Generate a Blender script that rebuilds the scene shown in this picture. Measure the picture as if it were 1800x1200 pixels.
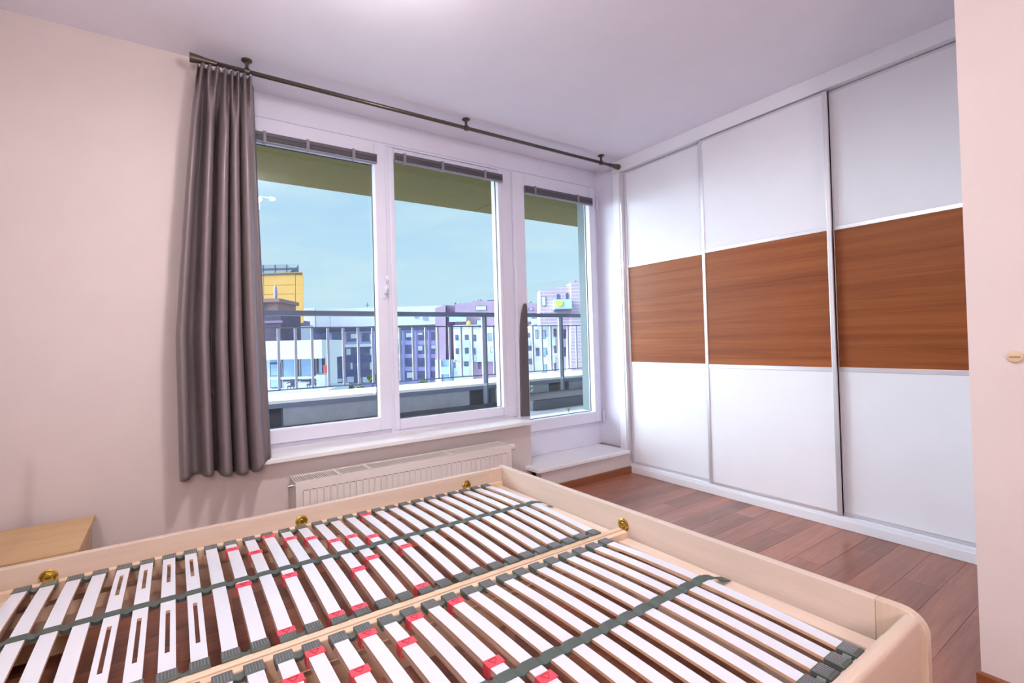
import bpy, math, random
from mathutils import Matrix, Vector, noise
random.seed(4)
for _o in list(bpy.data.objects):
    bpy.data.objects.remove(_o, do_unlink=True)
scene = bpy.context.scene
COL = scene.collection

# ------------------------------------------------------------------ camera
W, H = 1800, 1200
FPX, CXP, CYP = 832.033, 834.951, 590.22
EYE = Vector((0.0, 0.0, 1.117))
RIGHT = Vector((0.8432, -0.5369, -0.0279))
DOWN = Vector((-0.0170, 0.0252, -0.9995))
FWD = Vector((0.5373, 0.8433, 0.0121))
cd = bpy.data.cameras.new('camera')
cam = bpy.data.objects.new('camera', cd); COL.objects.link(cam)
rot = Matrix((RIGHT, -DOWN, -FWD)).transposed().to_quaternion().to_matrix()
cam.matrix_world = Matrix.Translation(EYE) @ rot.to_4x4()
cd.sensor_width = 36.0; cd.sensor_fit = 'HORIZONTAL'
cd.lens = FPX / W * 36.0
cd.shift_x = (W / 2 - CXP) / W
cd.shift_y = -(H / 2 - CYP) / W
cd.clip_start = 0.02; cd.clip_end = 1500
scene.camera = cam

# ------------------------------------------------------------------ world, sun, exposure
world = bpy.data.worlds.new('sky'); scene.world = world; world.use_nodes = True
wn, wl = world.node_tree.nodes, world.node_tree.links
wn.clear()
w_out = wn.new('ShaderNodeOutputWorld'); w_bg = wn.new('ShaderNodeBackground')
w_tc = wn.new('ShaderNodeTexCoord'); w_sep = wn.new('ShaderNodeSeparateXYZ')
w_ramp = wn.new('ShaderNodeValToRGB')
w_ramp.color_ramp.elements[0].position = 0.0; w_ramp.color_ramp.elements[0].color = (0.62, 0.88, 1.0, 1)
w_ramp.color_ramp.elements[1].position = 0.55; w_ramp.color_ramp.elements[1].color = (0.38, 0.65, 1.0, 1)
w_map = wn.new('ShaderNodeMapping'); w_map.inputs['Scale'].default_value = (2.2, 2.2, 9.0)
w_noise = wn.new('ShaderNodeTexNoise'); w_noise.inputs['Scale'].default_value = 2.2; w_noise.inputs['Detail'].default_value = 6
w_cr = wn.new('ShaderNodeValToRGB')
w_cr.color_ramp.elements[0].position = 0.42; w_cr.color_ramp.elements[0].color = (0, 0, 0, 1)
w_cr.color_ramp.elements[1].position = 0.72; w_cr.color_ramp.elements[1].color = (0.75, 0.75, 0.75, 1)
w_mix = wn.new('ShaderNodeMixRGB'); w_mix.inputs['Color2'].default_value = (0.66, 0.88, 0.97, 1)
wl.new(w_tc.outputs['Generated'], w_sep.inputs[0]); wl.new(w_sep.outputs['Z'], w_ramp.inputs[0])
wl.new(w_tc.outputs['Generated'], w_map.inputs[0]); wl.new(w_map.outputs[0], w_noise.inputs['Vector'])
wl.new(w_noise.outputs['Fac'], w_cr.inputs[0]); wl.new(w_cr.outputs[0], w_mix.inputs['Fac'])
wl.new(w_ramp.outputs[0], w_mix.inputs['Color1']); wl.new(w_mix.outputs[0], w_bg.inputs['Color'])
w_bg.inputs['Strength'].default_value = 0.468
wl.new(w_bg.outputs[0], w_out.inputs[0])

sun_d = bpy.data.lights.new('sun', 'SUN'); sun = bpy.data.objects.new('sun', sun_d); COL.objects.link(sun)
sun_d.energy = 8.8; sun_d.angle = math.radians(75); sun_d.color = (0.76, 0.90, 1.0)
sun.rotation_euler = Vector((0.76, -0.52, -0.50)).to_track_quat('-Z', 'Y').to_euler()

vs = scene.view_settings
vs.view_transform = 'Standard'; vs.look = 'None'; vs.gamma = 1.0; vs.use_curve_mapping = False
vs.exposure = 1.08
LAMP_POWER = 15.5
FILL_LAMP_POWER = 33.0  # power of the added lamp behind the camera

# ------------------------------------------------------------------ helpers
def ray(u, v):
    return ((u - CXP) / FPX) * RIGHT + ((v - CYP) / FPX) * DOWN + FWD
def at(u, v, axis, val):
    d = ray(u, v); t = (val - EYE[axis]) / d[axis]
    return EYE + d * t

def new_mat(name):
    m = bpy.data.materials.new(name); m.use_nodes = True
    nt = m.node_tree; nt.nodes.clear()
    out = nt.nodes.new('ShaderNodeOutputMaterial'); b = nt.nodes.new('ShaderNodeBsdfPrincipled')
    nt.links.new(b.outputs[0], out.inputs[0])
    return m, nt, b
def plain(name, col, rough=0.5, metal=0.0, var=0.06, scale=6.0, bump=0.0, bscale=60.0, spec=0.5):
    m, nt, b = new_mat(name); N, L = nt.nodes, nt.links
    tc = N.new('ShaderNodeTexCoord'); no = N.new('ShaderNodeTexNoise')
    no.inputs['Scale'].default_value = scale; no.inputs['Detail'].default_value = 4
    L.new(tc.outputs['Object'], no.inputs['Vector'])
    r = N.new('ShaderNodeValToRGB')
    a = [max(0, c * (1 - var)) for c in col]; z = [min(1, c * (1 + var)) for c in col]
    r.color_ramp.elements[0].color = (*a, 1); r.color_ramp.elements[1].color = (*z, 1)
    r.color_ramp.elements[0].position = 0.3; r.color_ramp.elements[1].position = 0.7
    L.new(no.outputs['Fac'], r.inputs[0]); L.new(r.outputs[0], b.inputs['Base Color'])
    b.inputs['Roughness'].default_value = rough; b.inputs['Metallic'].default_value = metal
    b.inputs['Specular IOR Level'].default_value = spec
    if bump > 0:
        n2 = N.new('ShaderNodeTexNoise'); n2.inputs['Scale'].default_value = bscale; n2.inputs['Detail'].default_value = 3
        L.new(tc.outputs['Object'], n2.inputs['Vector'])
        bp = N.new('ShaderNodeBump'); bp.inputs['Strength'].default_value = bump; bp.inputs['Distance'].default_value = 0.002
        L.new(n2.outputs['Fac'], bp.inputs['Height']); L.new(bp.outputs[0], b.inputs['Normal'])
    return m
def wood(name, dark, light, axis=0, scale=3.0, stretch=14.0, rough=0.4, rnd=0.0, coat=0.0, fine=0.35, spec=0.5):
    """grain stretched along axis; rnd: how far each object shifts in tone"""
    m, nt, b = new_mat(name); N, L = nt.nodes, nt.links
    tc = N.new('ShaderNodeTexCoord'); mp = N.new('ShaderNodeMapping'); oi = N.new('ShaderNodeObjectInfo')
    s = [scale * stretch] * 3; s[axis] = scale
    mp.inputs['Scale'].default_value = s
    mul = N.new('ShaderNodeMath'); mul.operation = 'MULTIPLY'; mul.inputs[1].default_value = 37.0
    L.new(oi.outputs['Random'], mul.inputs[0])
    cmb = N.new('ShaderNodeCombineXYZ')
    for i in range(3): L.new(mul.outputs[0], cmb.inputs[i])
    L.new(cmb.outputs[0], mp.inputs['Location'])
    L.new(tc.outputs['Object'], mp.inputs['Vector'])
    n1 = N.new('ShaderNodeTexNoise'); n1.inputs['Scale'].default_value = 0.35; n1.inputs['Detail'].default_value = 5
    n1.inputs['Distortion'].default_value = 0.6
    n2 = N.new('ShaderNodeTexNoise'); n2.inputs['Scale'].default_value = 2.6; n2.inputs['Detail'].default_value = 8
    n2.inputs['Roughness'].default_value = 0.7
    L.new(mp.outputs[0], n1.inputs['Vector']); L.new(mp.outputs[0], n2.inputs['Vector'])
    mx = N.new('ShaderNodeMixRGB'); mx.inputs['Fac'].default_value = fine
    L.new(n1.outputs['Fac'], mx.inputs['Color1']); L.new(n2.outputs['Fac'], mx.inputs['Color2'])
    r = N.new('ShaderNodeValToRGB')
    r.color_ramp.elements[0].position = 0.34; r.color_ramp.elements[1].position = 0.68
    r.color_ramp.elements[0].color = (*dark, 1); r.color_ramp.elements[1].color = (*light, 1)
    L.new(mx.outputs[0], r.inputs[0])
    if rnd > 0:
        hs = N.new('ShaderNodeHueSaturation')
        mr = N.new('ShaderNodeMapRange'); mr.inputs['To Min'].default_value = 1 - rnd; mr.inputs['To Max'].default_value = 1 + rnd
        L.new(oi.outputs['Random'], mr.inputs['Value']); L.new(mr.outputs[0], hs.inputs['Value'])
        L.new(r.outputs[0], hs.inputs['Color']); L.new(hs.outputs[0], b.inputs['Base Color'])
    else:
        L.new(r.outputs[0], b.inputs['Base Color'])
    b.inputs['Roughness'].default_value = rough
    b.inputs['Specular IOR Level'].default_value = spec
    b.inputs['Coat Weight'].default_value = coat; b.inputs['Coat Roughness'].default_value = 0.12
    return m
def glass_mat(name, tint=(0.97, 0.985, 0.98), refl=0.09):
    m = bpy.data.materials.new(name); m.use_nodes = True
    N, L = m.node_tree.nodes, m.node_tree.links; N.clear()
    o = N.new('ShaderNodeOutputMaterial'); mx = N.new('ShaderNodeMixShader')
    t = N.new('ShaderNodeBsdfTransparent'); g = N.new('ShaderNodeBsdfGlossy'); lw = N.new('ShaderNodeLayerWeight')
    t.inputs[0].default_value = (*tint, 1); g.inputs['Roughness'].default_value = 0.0
    lw.inputs['Blend'].default_value = 0.5
    pw = N.new('ShaderNodeMath'); pw.operation = 'POWER'; pw.inputs[1].default_value = 4.0
    ma_ = N.new('ShaderNodeMath'); ma_.operation = 'MULTIPLY_ADD'; ma_.inputs[1].default_value = 0.7; ma_.inputs[2].default_value = 0.02
    L.new(lw.outputs['Facing'], pw.inputs[0]); L.new(pw.outputs[0], ma_.inputs[0])
    L.new(ma_.outputs[0], mx.inputs[0]); L.new(t.outputs[0], mx.inputs[1]); L.new(g.outputs[0], mx.inputs[2])
    L.new(mx.outputs[0], o.inputs[0])
    return m
def emit_mat(name, col, strength):
    m, nt, b = new_mat(name)
    b.inputs['Base Color'].default_value = (0.9, 0.9, 0.9, 1)
    b.inputs['Emission Color'].default_value = (*col, 1); b.inputs['Emission Strength'].default_value = strength
    return m

class MB:
    """collects shapes; build() links them as ONE mesh object"""
    def __init__(s): s.v = []; s.f = []; s.mi = []; s.m = 0
    def mat(s, i): s.m = i; return s
    def add(s, vs_, fs_):
        o = len(s.v); s.v += [tuple(p) for p in vs_]
        for f in fs_: s.f.append([i + o for i in f]); s.mi.append(s.m)
        return s
    def box(s, x0, x1, y0, y1, z0, z1):
        if x0 > x1: x0, x1 = x1, x0
        if y0 > y1: y0, y1 = y1, y0
        if z0 > z1: z0, z1 = z1, z0
        return s.add([(x0, y0, z0), (x1, y0, z0), (x1, y1, z0), (x0, y1, z0), (x0, y0, z1), (x1, y0, z1), (x1, y1, z1), (x0, y1, z1)],
                     [(0, 3, 2, 1), (4, 5, 6, 7), (0, 1, 5, 4), (1, 2, 6, 5), (2, 3, 7, 6), (3, 0, 4, 7)])
    def prism(s, poly, axis, a, b):
        """poly: 2D outline in the other two axes (in order), extruded along axis from a to b"""
        n = len(poly)
        def P(p, t):
            q = list(p); q.insert(axis, t); return tuple(q)
        return s.add([P(p, a) for p in poly] + [P(p, b) for p in poly],
                     [tuple(range(n))[::-1], tuple(range(n, 2 * n))] + [(i, (i + 1) % n, n + (i + 1) % n, n + i) for i in range(n)])
    def cyl(s, p0, p1, r0, r1=None, n=16):
        r1 = r0 if r1 is None else r1
        p0, p1 = Vector(p0), Vector(p1); d = (p1 - p0).normalized()
        a = d.orthogonal().normalized(); b = d.cross(a)
        ring = lambda p, r: [p + (a * math.cos(2 * math.pi * i / n) + b * math.sin(2 * math.pi * i / n)) * r for i in range(n)]
        return s.add(ring(p0, r0) + ring(p1, r1), [tuple(range(n))[::-1], tuple(range(n, 2 * n))] + [(i, (i + 1) % n, n + (i + 1) % n, n + i) for i in range(n)])
    def lathe(s, base, axis, prof, n=24):
        """prof: [(distance along axis, radius)...]"""
        base = Vector(base); d = Vector(axis).normalized(); a = d.orthogonal().normalized(); b = d.cross(a)
        vs_ = []
        for (t, r) in prof:
            for i in range(n):
                g = 2 * math.pi * i / n
                vs_.append(base + d * t + (a * math.cos(g) + b * math.sin(g)) * r)
        fs_ = [tuple(range(n))[::-1], tuple(range((len(prof) - 1) * n, len(prof) * n))]
        for k in range(len(prof) - 1):
            for i in range(n):
                j = (i + 1) % n
                fs_.append((k * n + i, k * n + j, (k + 1) * n + j, (k + 1) * n + i))
        return s.add(vs_, fs_)
    def tube(s, pts, r, n=8):
        pts = [Vector(p) for p in pts]; vs_ = []
        up = Vector((0, 0, 1))
        for i, p in enumerate(pts):
            d = (pts[min(i + 1, len(pts) - 1)] - pts[max(i - 1, 0)]).normalized()
            a = d.cross(up)
            if a.length < 1e-3: a = d.orthogonal()
            a.normalize(); b = a.cross(d)
            vs_ += [p + (a * math.cos(2 * math.pi * k / n) + b * math.sin(2 * math.pi * k / n)) * r for k in range(n)]
        fs_ = [tuple(range(n))[::-1], tuple(range((len(pts) - 1) * n, len(pts) * n))]
        for k in range(len(pts) - 1):
            for i in range(n):
                j = (i + 1) % n
                fs_.append((k * n + i, k * n + j, (k + 1) * n + j, (k + 1) * n + i))
        return s.add(vs_, fs_)
    def build(s, name, mats, parent=None, loc=(0, 0, 0), bevel=0.0, smooth=False, rel=True, seg=2):
        """rel: coordinates are given in the scene's frame and are made local to the parent"""
        me = bpy.data.meshes.new(name)
        off = worigin(parent) if (parent is not None and rel) else Vector((0, 0, 0))
        off = off + Vector(loc) if rel else off
        me.from_pydata([tuple(Vector(p) - off) for p in s.v], [], s.f)
        if not isinstance(mats, (list, tuple)): mats = [mats]
        for m in mats: me.materials.append(m)
        me.polygons.foreach_set('material_index', s.mi)
        if smooth: me.polygons.foreach_set('use_smooth', [True] * len(me.polygons))
        me.update()
        import bmesh
        bm = bmesh.new(); bm.from_mesh(me); bmesh.ops.recalc_face_normals(bm, faces=bm.faces); bm.to_mesh(me); bm.free()
        o = bpy.data.objects.new(name, me); COL.objects.link(o)
        o.location = loc
        if parent is not None: o.parent = parent
        if bevel > 0:
            bv = o.modifiers.new('bevel', 'BEVEL'); bv.width = bevel; bv.segments = seg; bv.limit_method = 'ANGLE'
            bv.angle_limit = math.radians(40); bv.harden_normals = False
        return o
def worigin(o):
    p = Vector((0, 0, 0))
    while o is not None:
        p = p + Vector(o.location); o = o.parent
    return p
def tag(o, label=None, cat=None, group=None, kind=None):
    if label: o['label'] = label
    if cat: o['category'] = cat
    if group: o['group'] = group
    if kind: o['kind'] = kind
    return o
def thing(name, label, cat, loc, rz=0.0, group=None, kind=None):
    o = bpy.data.objects.new(name, None); COL.objects.link(o); o.location = loc; o.rotation_euler = (0, 0, rz)
    o.empty_display_size = 0.05
    return tag(o, label, cat, group, kind)
def copy_part(src, parent, loc):
    c = src.copy(); COL.objects.link(c); c.parent = parent; c.location = loc
    return c
def box(x0, x1, y0, y1, z0, z1): return MB().box(x0, x1, y0, y1, z0, z1)

# ------------------------------------------------------------------ materials
M = {}
M['wall'] = plain('wall_paint', (0.675, 0.600, 0.595), 0.75, var=0.015, bump=0.06, bscale=220)
M['ceiling'] = plain('ceiling_paint', (0.89, 0.87, 0.97), 0.8, var=0.012)
M['white_gloss'] = plain('white_lacquer', (0.84, 0.85, 0.92), 0.42, var=0.01)
M['white_pvc'] = plain('white_frame_plastic', (0.76, 0.765, 0.90), 0.35, var=0.012)
M['white_sill'] = plain('white_sill_laminate', (0.86, 0.85, 0.87), 0.25, var=0.012)
M['alu'] = plain('silver_aluminium_profile', (0.72, 0.71, 0.76), 0.32, metal=0.55, var=0.02)
M['dark_gap'] = plain('dark_joint', (0.06, 0.055, 0.06), 0.7)
M['wardrobe_body'] = plain('white_board', (0.8, 0.8, 0.8), 0.4)
M['wardrobe_brown'] = wood('brown_wood_decor', (0.21, 0.050, 0.010), (0.37, 0.112, 0.028), axis=1, scale=1.6, stretch=40, rough=0.42, spec=0.25)
M['floor_wood'] = wood('reddish_laminate', (0.185, 0.056, 0.034), (0.43, 0.170, 0.108), axis=0, scale=1.3, stretch=16, rough=0.28, rnd=0.20, coat=0.12, fine=0.5)
M['skirting'] = wood('skirting_wood', (0.19, 0.055, 0.02), (0.34, 0.12, 0.05), axis=0, scale=2.0, stretch=16, rough=0.35)
M['bed'] = wood('pale_bed_veneer', (0.66, 0.51, 0.41), (0.76, 0.63, 0.53), axis=0, scale=2.2, stretch=22, rough=0.42)
M['bed_y'] = wood('pale_bed_veneer_cross', (0.66, 0.54, 0.46), (0.76, 0.65, 0.57), axis=1, scale=2.2, stretch=22, rough=0.42)
M['bed_z'] = wood('pale_bed_veneer_upright', (0.64, 0.50, 0.39), (0.74, 0.61, 0.50), axis=2, scale=2.2, stretch=22, rough=0.42)
M['beam'] = wood('beech_beam', (0.72, 0.51, 0.35), (0.85, 0.66, 0.50), axis=0, scale=2.5, stretch=18, rough=0.5)
M['beam_y'] = wood('beech_beam_cross', (0.70, 0.55, 0.45), (0.82, 0.70, 0.60), axis=1, scale=2.5, stretch=18, rough=0.5)
M['slat_top'] = plain('slat_white_film', (0.77, 0.81, 0.91), 0.20, var=0.02)
M['slat_edge'] = plain('slat_wood_edge', (0.72, 0.46, 0.30), 0.5, var=0.08)
M['holder'] = plain('grey_green_rubber', (0.115, 0.145, 0.135), 0.42, var=0.08)
M['strap'] = plain('grey_green_strap', (0.085, 0.115, 0.105), 0.6, var=0.1, bump=0.2, bscale=500)
M['red'] = plain('red_plastic', (0.85, 0.09, 0.13), 0.3, var=0.03)
M['red_dark'] = plain('red_plastic_mark', (0.45, 0.02, 0.04), 0.4)
M['brass'] = plain('brass', (0.62, 0.43, 0.10), 0.25, metal=1.0, var=0.05)
M['oak'] = wood('oak_veneer', (0.50, 0.31, 0.15), (0.68, 0.47, 0.26), axis=0, scale=2.0, stretch=12, rough=0.45)
M['oak_side'] = wood('oak_veneer_side', (0.48, 0.31, 0.17), (0.64, 0.45, 0.27), axis=2, scale=2.0, stretch=12, rough=0.45)
M['curtain'] = plain('grey_mauve_satin', (0.200, 0.160, 0.172), 0.34, var=0.05, scale=3, bump=0.12, bscale=420)
M['curtain_back'] = plain('mauve_lining', (0.13, 0.085, 0.125), 0.5, var=0.05)
M['bronze'] = plain('dark_bronze_rod', (0.115, 0.090, 0.075), 0.3, metal=0.6, var=0.04)
M['radiator'] = plain('radiator_enamel', (0.80, 0.75, 0.73), 0.35, var=0.01)
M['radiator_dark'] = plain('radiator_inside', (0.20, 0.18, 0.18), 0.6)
M['chrome'] = plain('chrome', (0.8, 0.8, 0.8), 0.15, metal=1.0, var=0.01)
M['dark_strip'] = plain('grey_brown_strip', (0.115, 0.098, 0.105), 0.6)
M['beige_plastic'] = plain('beige_plastic', (0.66, 0.50, 0.34), 0.4)
M['beige_mark'] = plain('beige_mark', (0.34, 0.24, 0.15), 0.5)
M['blind'] = plain('grey_blind_slats', (0.115, 0.105, 0.125), 0.35, var=0.05)
M['blind_clip'] = plain('grey_plastic_clip', (0.26, 0.24, 0.28), 0.4)
M['seal'] = plain('black_gasket', (0.03, 0.035, 0.04), 0.5)
M['glass'] = glass_mat('window_glass')
M['lamp_glow'] = emit_mat('lamp_tube_glow', (1.0, 0.95, 0.88), 9.0)
# outside
M['soffit'] = plain('olive_soffit', (0.175, 0.130, 0.028), 0.8, var=0.05)
M['ext_dark'] = plain('dark_cladding', (0.13, 0.17, 0.18), 0.6)
M['ext_wall'] = plain('outer_render', (0.6, 0.58, 0.55), 0.85)
M['coping'] = plain('white_coping', (0.86, 0.89, 0.88), 0.55, var=0.03)
M['parapet'] = plain('grey_render', (0.36, 0.38, 0.44), 0.85, var=0.08, scale=9, bump=0.3, bscale=150)
M['parapet_dark'] = plain('dark_recess', (0.10, 0.11, 0.14), 0.8)
M['terrace'] = plain('terrace_pavers', (0.34, 0.35, 0.40), 0.8, var=0.1)
M['rail'] = plain('blue_grey_steel', (0.17, 0.19, 0.27), 0.45, metal=0.2, var=0.04)
M['rail_light'] = plain('light_grey_steel', (0.42, 0.44, 0.56), 0.45, metal=0.2, var=0.04)
M['soil'] = plain('dark_soil', (0.09, 0.08, 0.10), 0.9, var=0.3, scale=40)
M['leaf'] = plain('leaf_green', (0.16, 0.24, 0.09), 0.6, var=0.35, scale=12)
M['b_white'] = plain('white_facade', (0.86, 0.88, 0.90), 0.8, var=0.03, scale=0.3)
M['b_cream'] = plain('pale_facade', (0.75, 0.80, 0.86), 0.8, var=0.03, scale=0.3)
M['b_lilac'] = plain('slate_facade', (0.44, 0.45, 0.78), 0.75, var=0.05, scale=0.3)
M['b_lilac2'] = plain('slate_pier', (0.54, 0.55, 0.84), 0.75, var=0.05, scale=0.3)
M['b_dark'] = plain('dark_slate_facade', (0.14, 0.15, 0.32), 0.75, var=0.08, scale=0.5)
M['b_maroon'] = plain('mauve_brick', (0.50, 0.35, 0.50), 0.85, var=0.06, scale=0.6)
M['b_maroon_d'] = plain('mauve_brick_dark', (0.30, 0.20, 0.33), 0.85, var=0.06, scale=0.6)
M['b_yellow_d'] = plain('yellow_backing', (0.55, 0.33, 0.12), 0.8)
M['b_yellow'] = plain('yellow_panel', (0.84, 0.46, 0.13), 0.7, var=0.03, scale=0.3)
M['b_glass'] = plain('distant_window_glass', (0.15, 0.17, 0.29), 0.15, var=0.3, scale=0.6)
M['b_glass_l'] = plain('distant_pale_glass', (0.36, 0.50, 0.72), 0.15, var=0.15, scale=0.6)
M['b_blind'] = plain('pale_blind', (0.68, 0.80, 0.86), 0.7)
M['b_balcony'] = plain('frosted_balcony_glass', (0.56, 0.74, 0.82), 0.25, var=0.06, scale=0.4)
M['b_brown'] = plain('dark_brown_cladding', (0.12, 0.09, 0.14), 0.8, var=0.15, scale=0.8)
M['b_red'] = plain('brick_red_ledge', (0.34, 0.20, 0.20), 0.8)
M['b_metal'] = plain('dark_roof_metal', (0.10, 0.11, 0.18), 0.6)
M['lilac_cloth'] = plain('lilac_cloth', (0.42, 0.34, 0.50), 0.8)
M['orange'] = plain('orange_cloth', (0.85, 0.50, 0.14), 0.7)
M['yellow_c'] = plain('yellow_cloth', (0.85, 0.75, 0.10), 0.7)
M['redbox'] = plain('red_plastic_bin', (0.66, 0.13, 0.12), 0.5)
M['ground'] = plain('far_ground', (0.25, 0.26, 0.28), 0.9, var=0.2, scale=0.05)
def brick_mat():
    m, nt, b = new_mat('striped_brick'); N, L = nt.nodes, nt.links
    tc = N.new('ShaderNodeTexCoord'); mp = N.new('ShaderNodeMapping'); mp.inputs['Rotation'].default_value = (math.pi / 2, 0, 0)
    br = N.new('ShaderNodeTexBrick'); br.inputs['Scale'].default_value = 1.0
    br.inputs['Brick Width'].default_value = 6.0; br.inputs['Row Height'].default_value = 0.55; br.inputs['Mortar Size'].default_value = 0.07
    br.inputs['Color1'].default_value = (0.56, 0.40, 0.52, 1); br.inputs['Color2'].default_value = (0.62, 0.47, 0.60, 1)
    br.inputs['Mortar'].default_value = (0.74, 0.64, 0.80, 1)
    L.new(tc.outputs['Object'], mp.inputs[0]); L.new(mp.outputs[0], br.inputs['Vector']); L.new(br.outputs['Color'], b.inputs['Base Color'])
    b.inputs['Roughness'].default_value = 0.85
    return m
M['b_stripe'] = brick_mat()

# ================================================================== ROOM SHELL
HC = 2.60                                    # ceiling
XL, XR, YB = -0.75, 2.04, -1.70              # head wall, wall beside the camera, rear wall
YW, YF = 2.767, 2.955                        # room-side wall face, window frame plane
XWARD = 3.182                                # wardrobe front
XEND = 3.95                                  # wardrobe back
YRET = 0.41                                  # end of the wall beside the camera
def struct(name, mb, mat, bevel=0.0):
    return tag(mb.build(name, mat, bevel=bevel), kind='structure')

floor = thing('floor', 'reddish brown laminate plank floor', None, (0, 0, 0), kind='structure')
box(XL - 0.1, XEND, YB - 0.1, YF + 0.05, -0.12, -0.012).build('subfloor', M['dark_gap'], floor)
PWID, P0 = 0.1238, 0.670 - 0.1238 * 18
plank_meshes = {}
def plank(x0, x1, yc):
    ln = round(x1 - x0, 3)
    if ln < 0.03: return
    if ln not in plank_meshes:
        mb = box(-ln / 2 + 0.0003, ln / 2 - 0.0003, -PWID / 2 + 0.0003, PWID / 2 - 0.0003, -0.012, 0.0)
        o = mb.build('floor_plank', M['floor_wood'], floor, rel=False, bevel=0.0007, seg=1)
        o.location = ((x0 + x1) / 2, yc, 0); plank_meshes[ln] = o
    else:
        copy_part(plank_meshes[ln], floor, ((x0 + x1) / 2, yc, 0))
row = 0; y = P0
rr = random.Random(11)
while y < YW + 0.02:
    yc = y + PWID / 2
    xr = XWARD + 0.02 if yc > YRET - 0.05 else XR + 0.01
    if yc > YB - 0.05:
        x = XL - [0.9, 0.25, 0.62, 1.1, 0.45][row % 5] - rr.choice([0, 0.1, 0.2])
        while x < xr:
            a, b_ = max(x, XL), min(x + 1.2, xr)
            if b_ - a > 0.05: plank(a, b_, yc)
            x += 1.2
    y += PWID; row += 1

struct('ceiling', box(XL - 0.1, XEND, YB - 0.1, YF + 0.06, HC, HC + 0.2), M['ceiling'])
struct('wall_head', box(XL - 0.2, XL, YB - 0.1, YW + 0.3, -0.1, HC), M['wall'])
struct('wall_rear', box(XL - 0.2, XEND, YB - 0.2, YB, -0.1, HC), M['wall'])
struct('wall_right', box(XR, XEND, YB, YRET, -0.1, HC), M['wall'])
struct('wall_wardrobe_back', box(XEND, XEND + 0.15, YB - 0.2, YF + 0.2, -0.1, HC + 0.2), M['wall'])
# window wall: solid part at the head end, low wall under the sill, riser behind the step, reveal on the right
XWL = 0.24
wmb = MB()
wmb.box(XL, XWL, YW, YW + 0.32, -0.1, HC)
wmb.box(XWL, 2.230, YW, YW + 0.32, -0.1, 0.497)
wmb.box(2.230, 3.215, YF + 0.015, YW + 0.32, -0.1, 0.36)
wmb.box(3.215, XEND, 2.74, YW + 0.32, -0.1, HC)
struct('wall_window', wmb, M['wall'])
struct('trim_1', box(XWARD - 0.012, XEND, YRET, 2.74, 2.508, HC), M['white_gloss'])        # bulkhead above the wardrobe
sill = struct('trim_2', box(XWL, 2.218, 2.700, YF + 0.01, 0.499, 0.527), M['white_sill'], bevel=0.006)
tag(sill, 'white laminate window sill above the radiator')
tag(struct('trim_7', box(3.204, 3.217, 2.744, YF, 0.19, HC), M['white_pvc']), 'white panel added for the strong light on the reveal beside the wardrobe')  # added white sheet; lightens the painted reveal where window light falls
step = thing('trim_3', 'white boxed step under the balcony door', None, (2.7, 2.8, 0), kind='structure')
box(2.172, 3.150, 2.618, YF + 0.012, 0.164, 0.190).build('step_board', M['white_sill'], step, bevel=0.004)
box(2.215, 3.166, 2.642, 2.700, 0.0, 0.164).build('step_riser', M['wall'], step)
bsk = struct('baseboard_window', box(2.20, 3.172, 2.628, 2.642, 0.0, 0.056), M['skirting'], bevel=0.003)
struct('baseboard_right', box(XR - 0.020, XR, YB, YRET + 0.008, 0.0, 0.082), M['skirting'], bevel=0.003)
struct('baseboard_wall', box(XL, 2.19, YW - 0.014, YW, 0.0, 0.056), M['skirting'], bevel=0.003)

# ================================================================== WINDOWS
GY = 2.985   # glass plane
def frame_rect(x0, x1, z0, z1, wl_, wr_, wb_, wt_, ya, yb):
    m = MB()
    m.box(x0, x0 + wl_, ya, yb, z0, z1); m.box(x1 - wr_, x1, ya, yb, z0, z1)
    m.box(x0 + wl_, x1 - wr_, ya, yb, z0, z0 + wb_); m.box(x0 + wl_, x1 - wr_, ya, yb, z1 - wt_, z1)
    return m
def glazing(root, gx0, gx1, gz0, gz1):
    box(gx0 - 0.012, gx1 + 0.012, GY, GY + 0.008, gz0 - 0.012, gz1 + 0.012).build('pane', M['glass'], root)
    frame_rect(gx0 - 0.004, gx1 + 0.004, gz0 - 0.004, gz1 + 0.004, 0.008, 0.008, 0.008, 0.008, GY - 0.006, GY).build('gasket', M['seal'], root)
# fixed outer frame and head box
fr = thing('trim_4', 'white window frame with head box across the whole opening', None, (1.7, YF, 0.5), kind='structure')
fo = MB()
fo.box(XWL, 3.215, YF, 3.06, 2.44, HC)                       # head box
fo.box(XWL, XWL + 0.06, YF, 3.05, 0.50, 2.44)
fo.box(1.203, 1.262, YF, 3.05, 0.50, 2.44)
fo.box(2.130, 2.256, YF, 3.05, 0.527, 2.44)
fo.box(3.165, 3.215, YF, 3.05, 0.19, 2.44)
fo.box(XWL + 0.06, 1.203, YF, 3.05, 0.50, 0.556)
fo.box(1.262, 2.130, YF, 3.05, 0.50, 0.545)
fo.box(2.240, 3.165, YF, 3.05, 0.19, 0.384)                 # panel under the balcony door
fo.build('frame', M['white_pvc'], fr, bevel=0.004)
box(XWL, 3.215, YF - 0.006, YF + 0.01, 2.455, 2.462).build('cover_bead', M['white_pvc'], fr)
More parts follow.
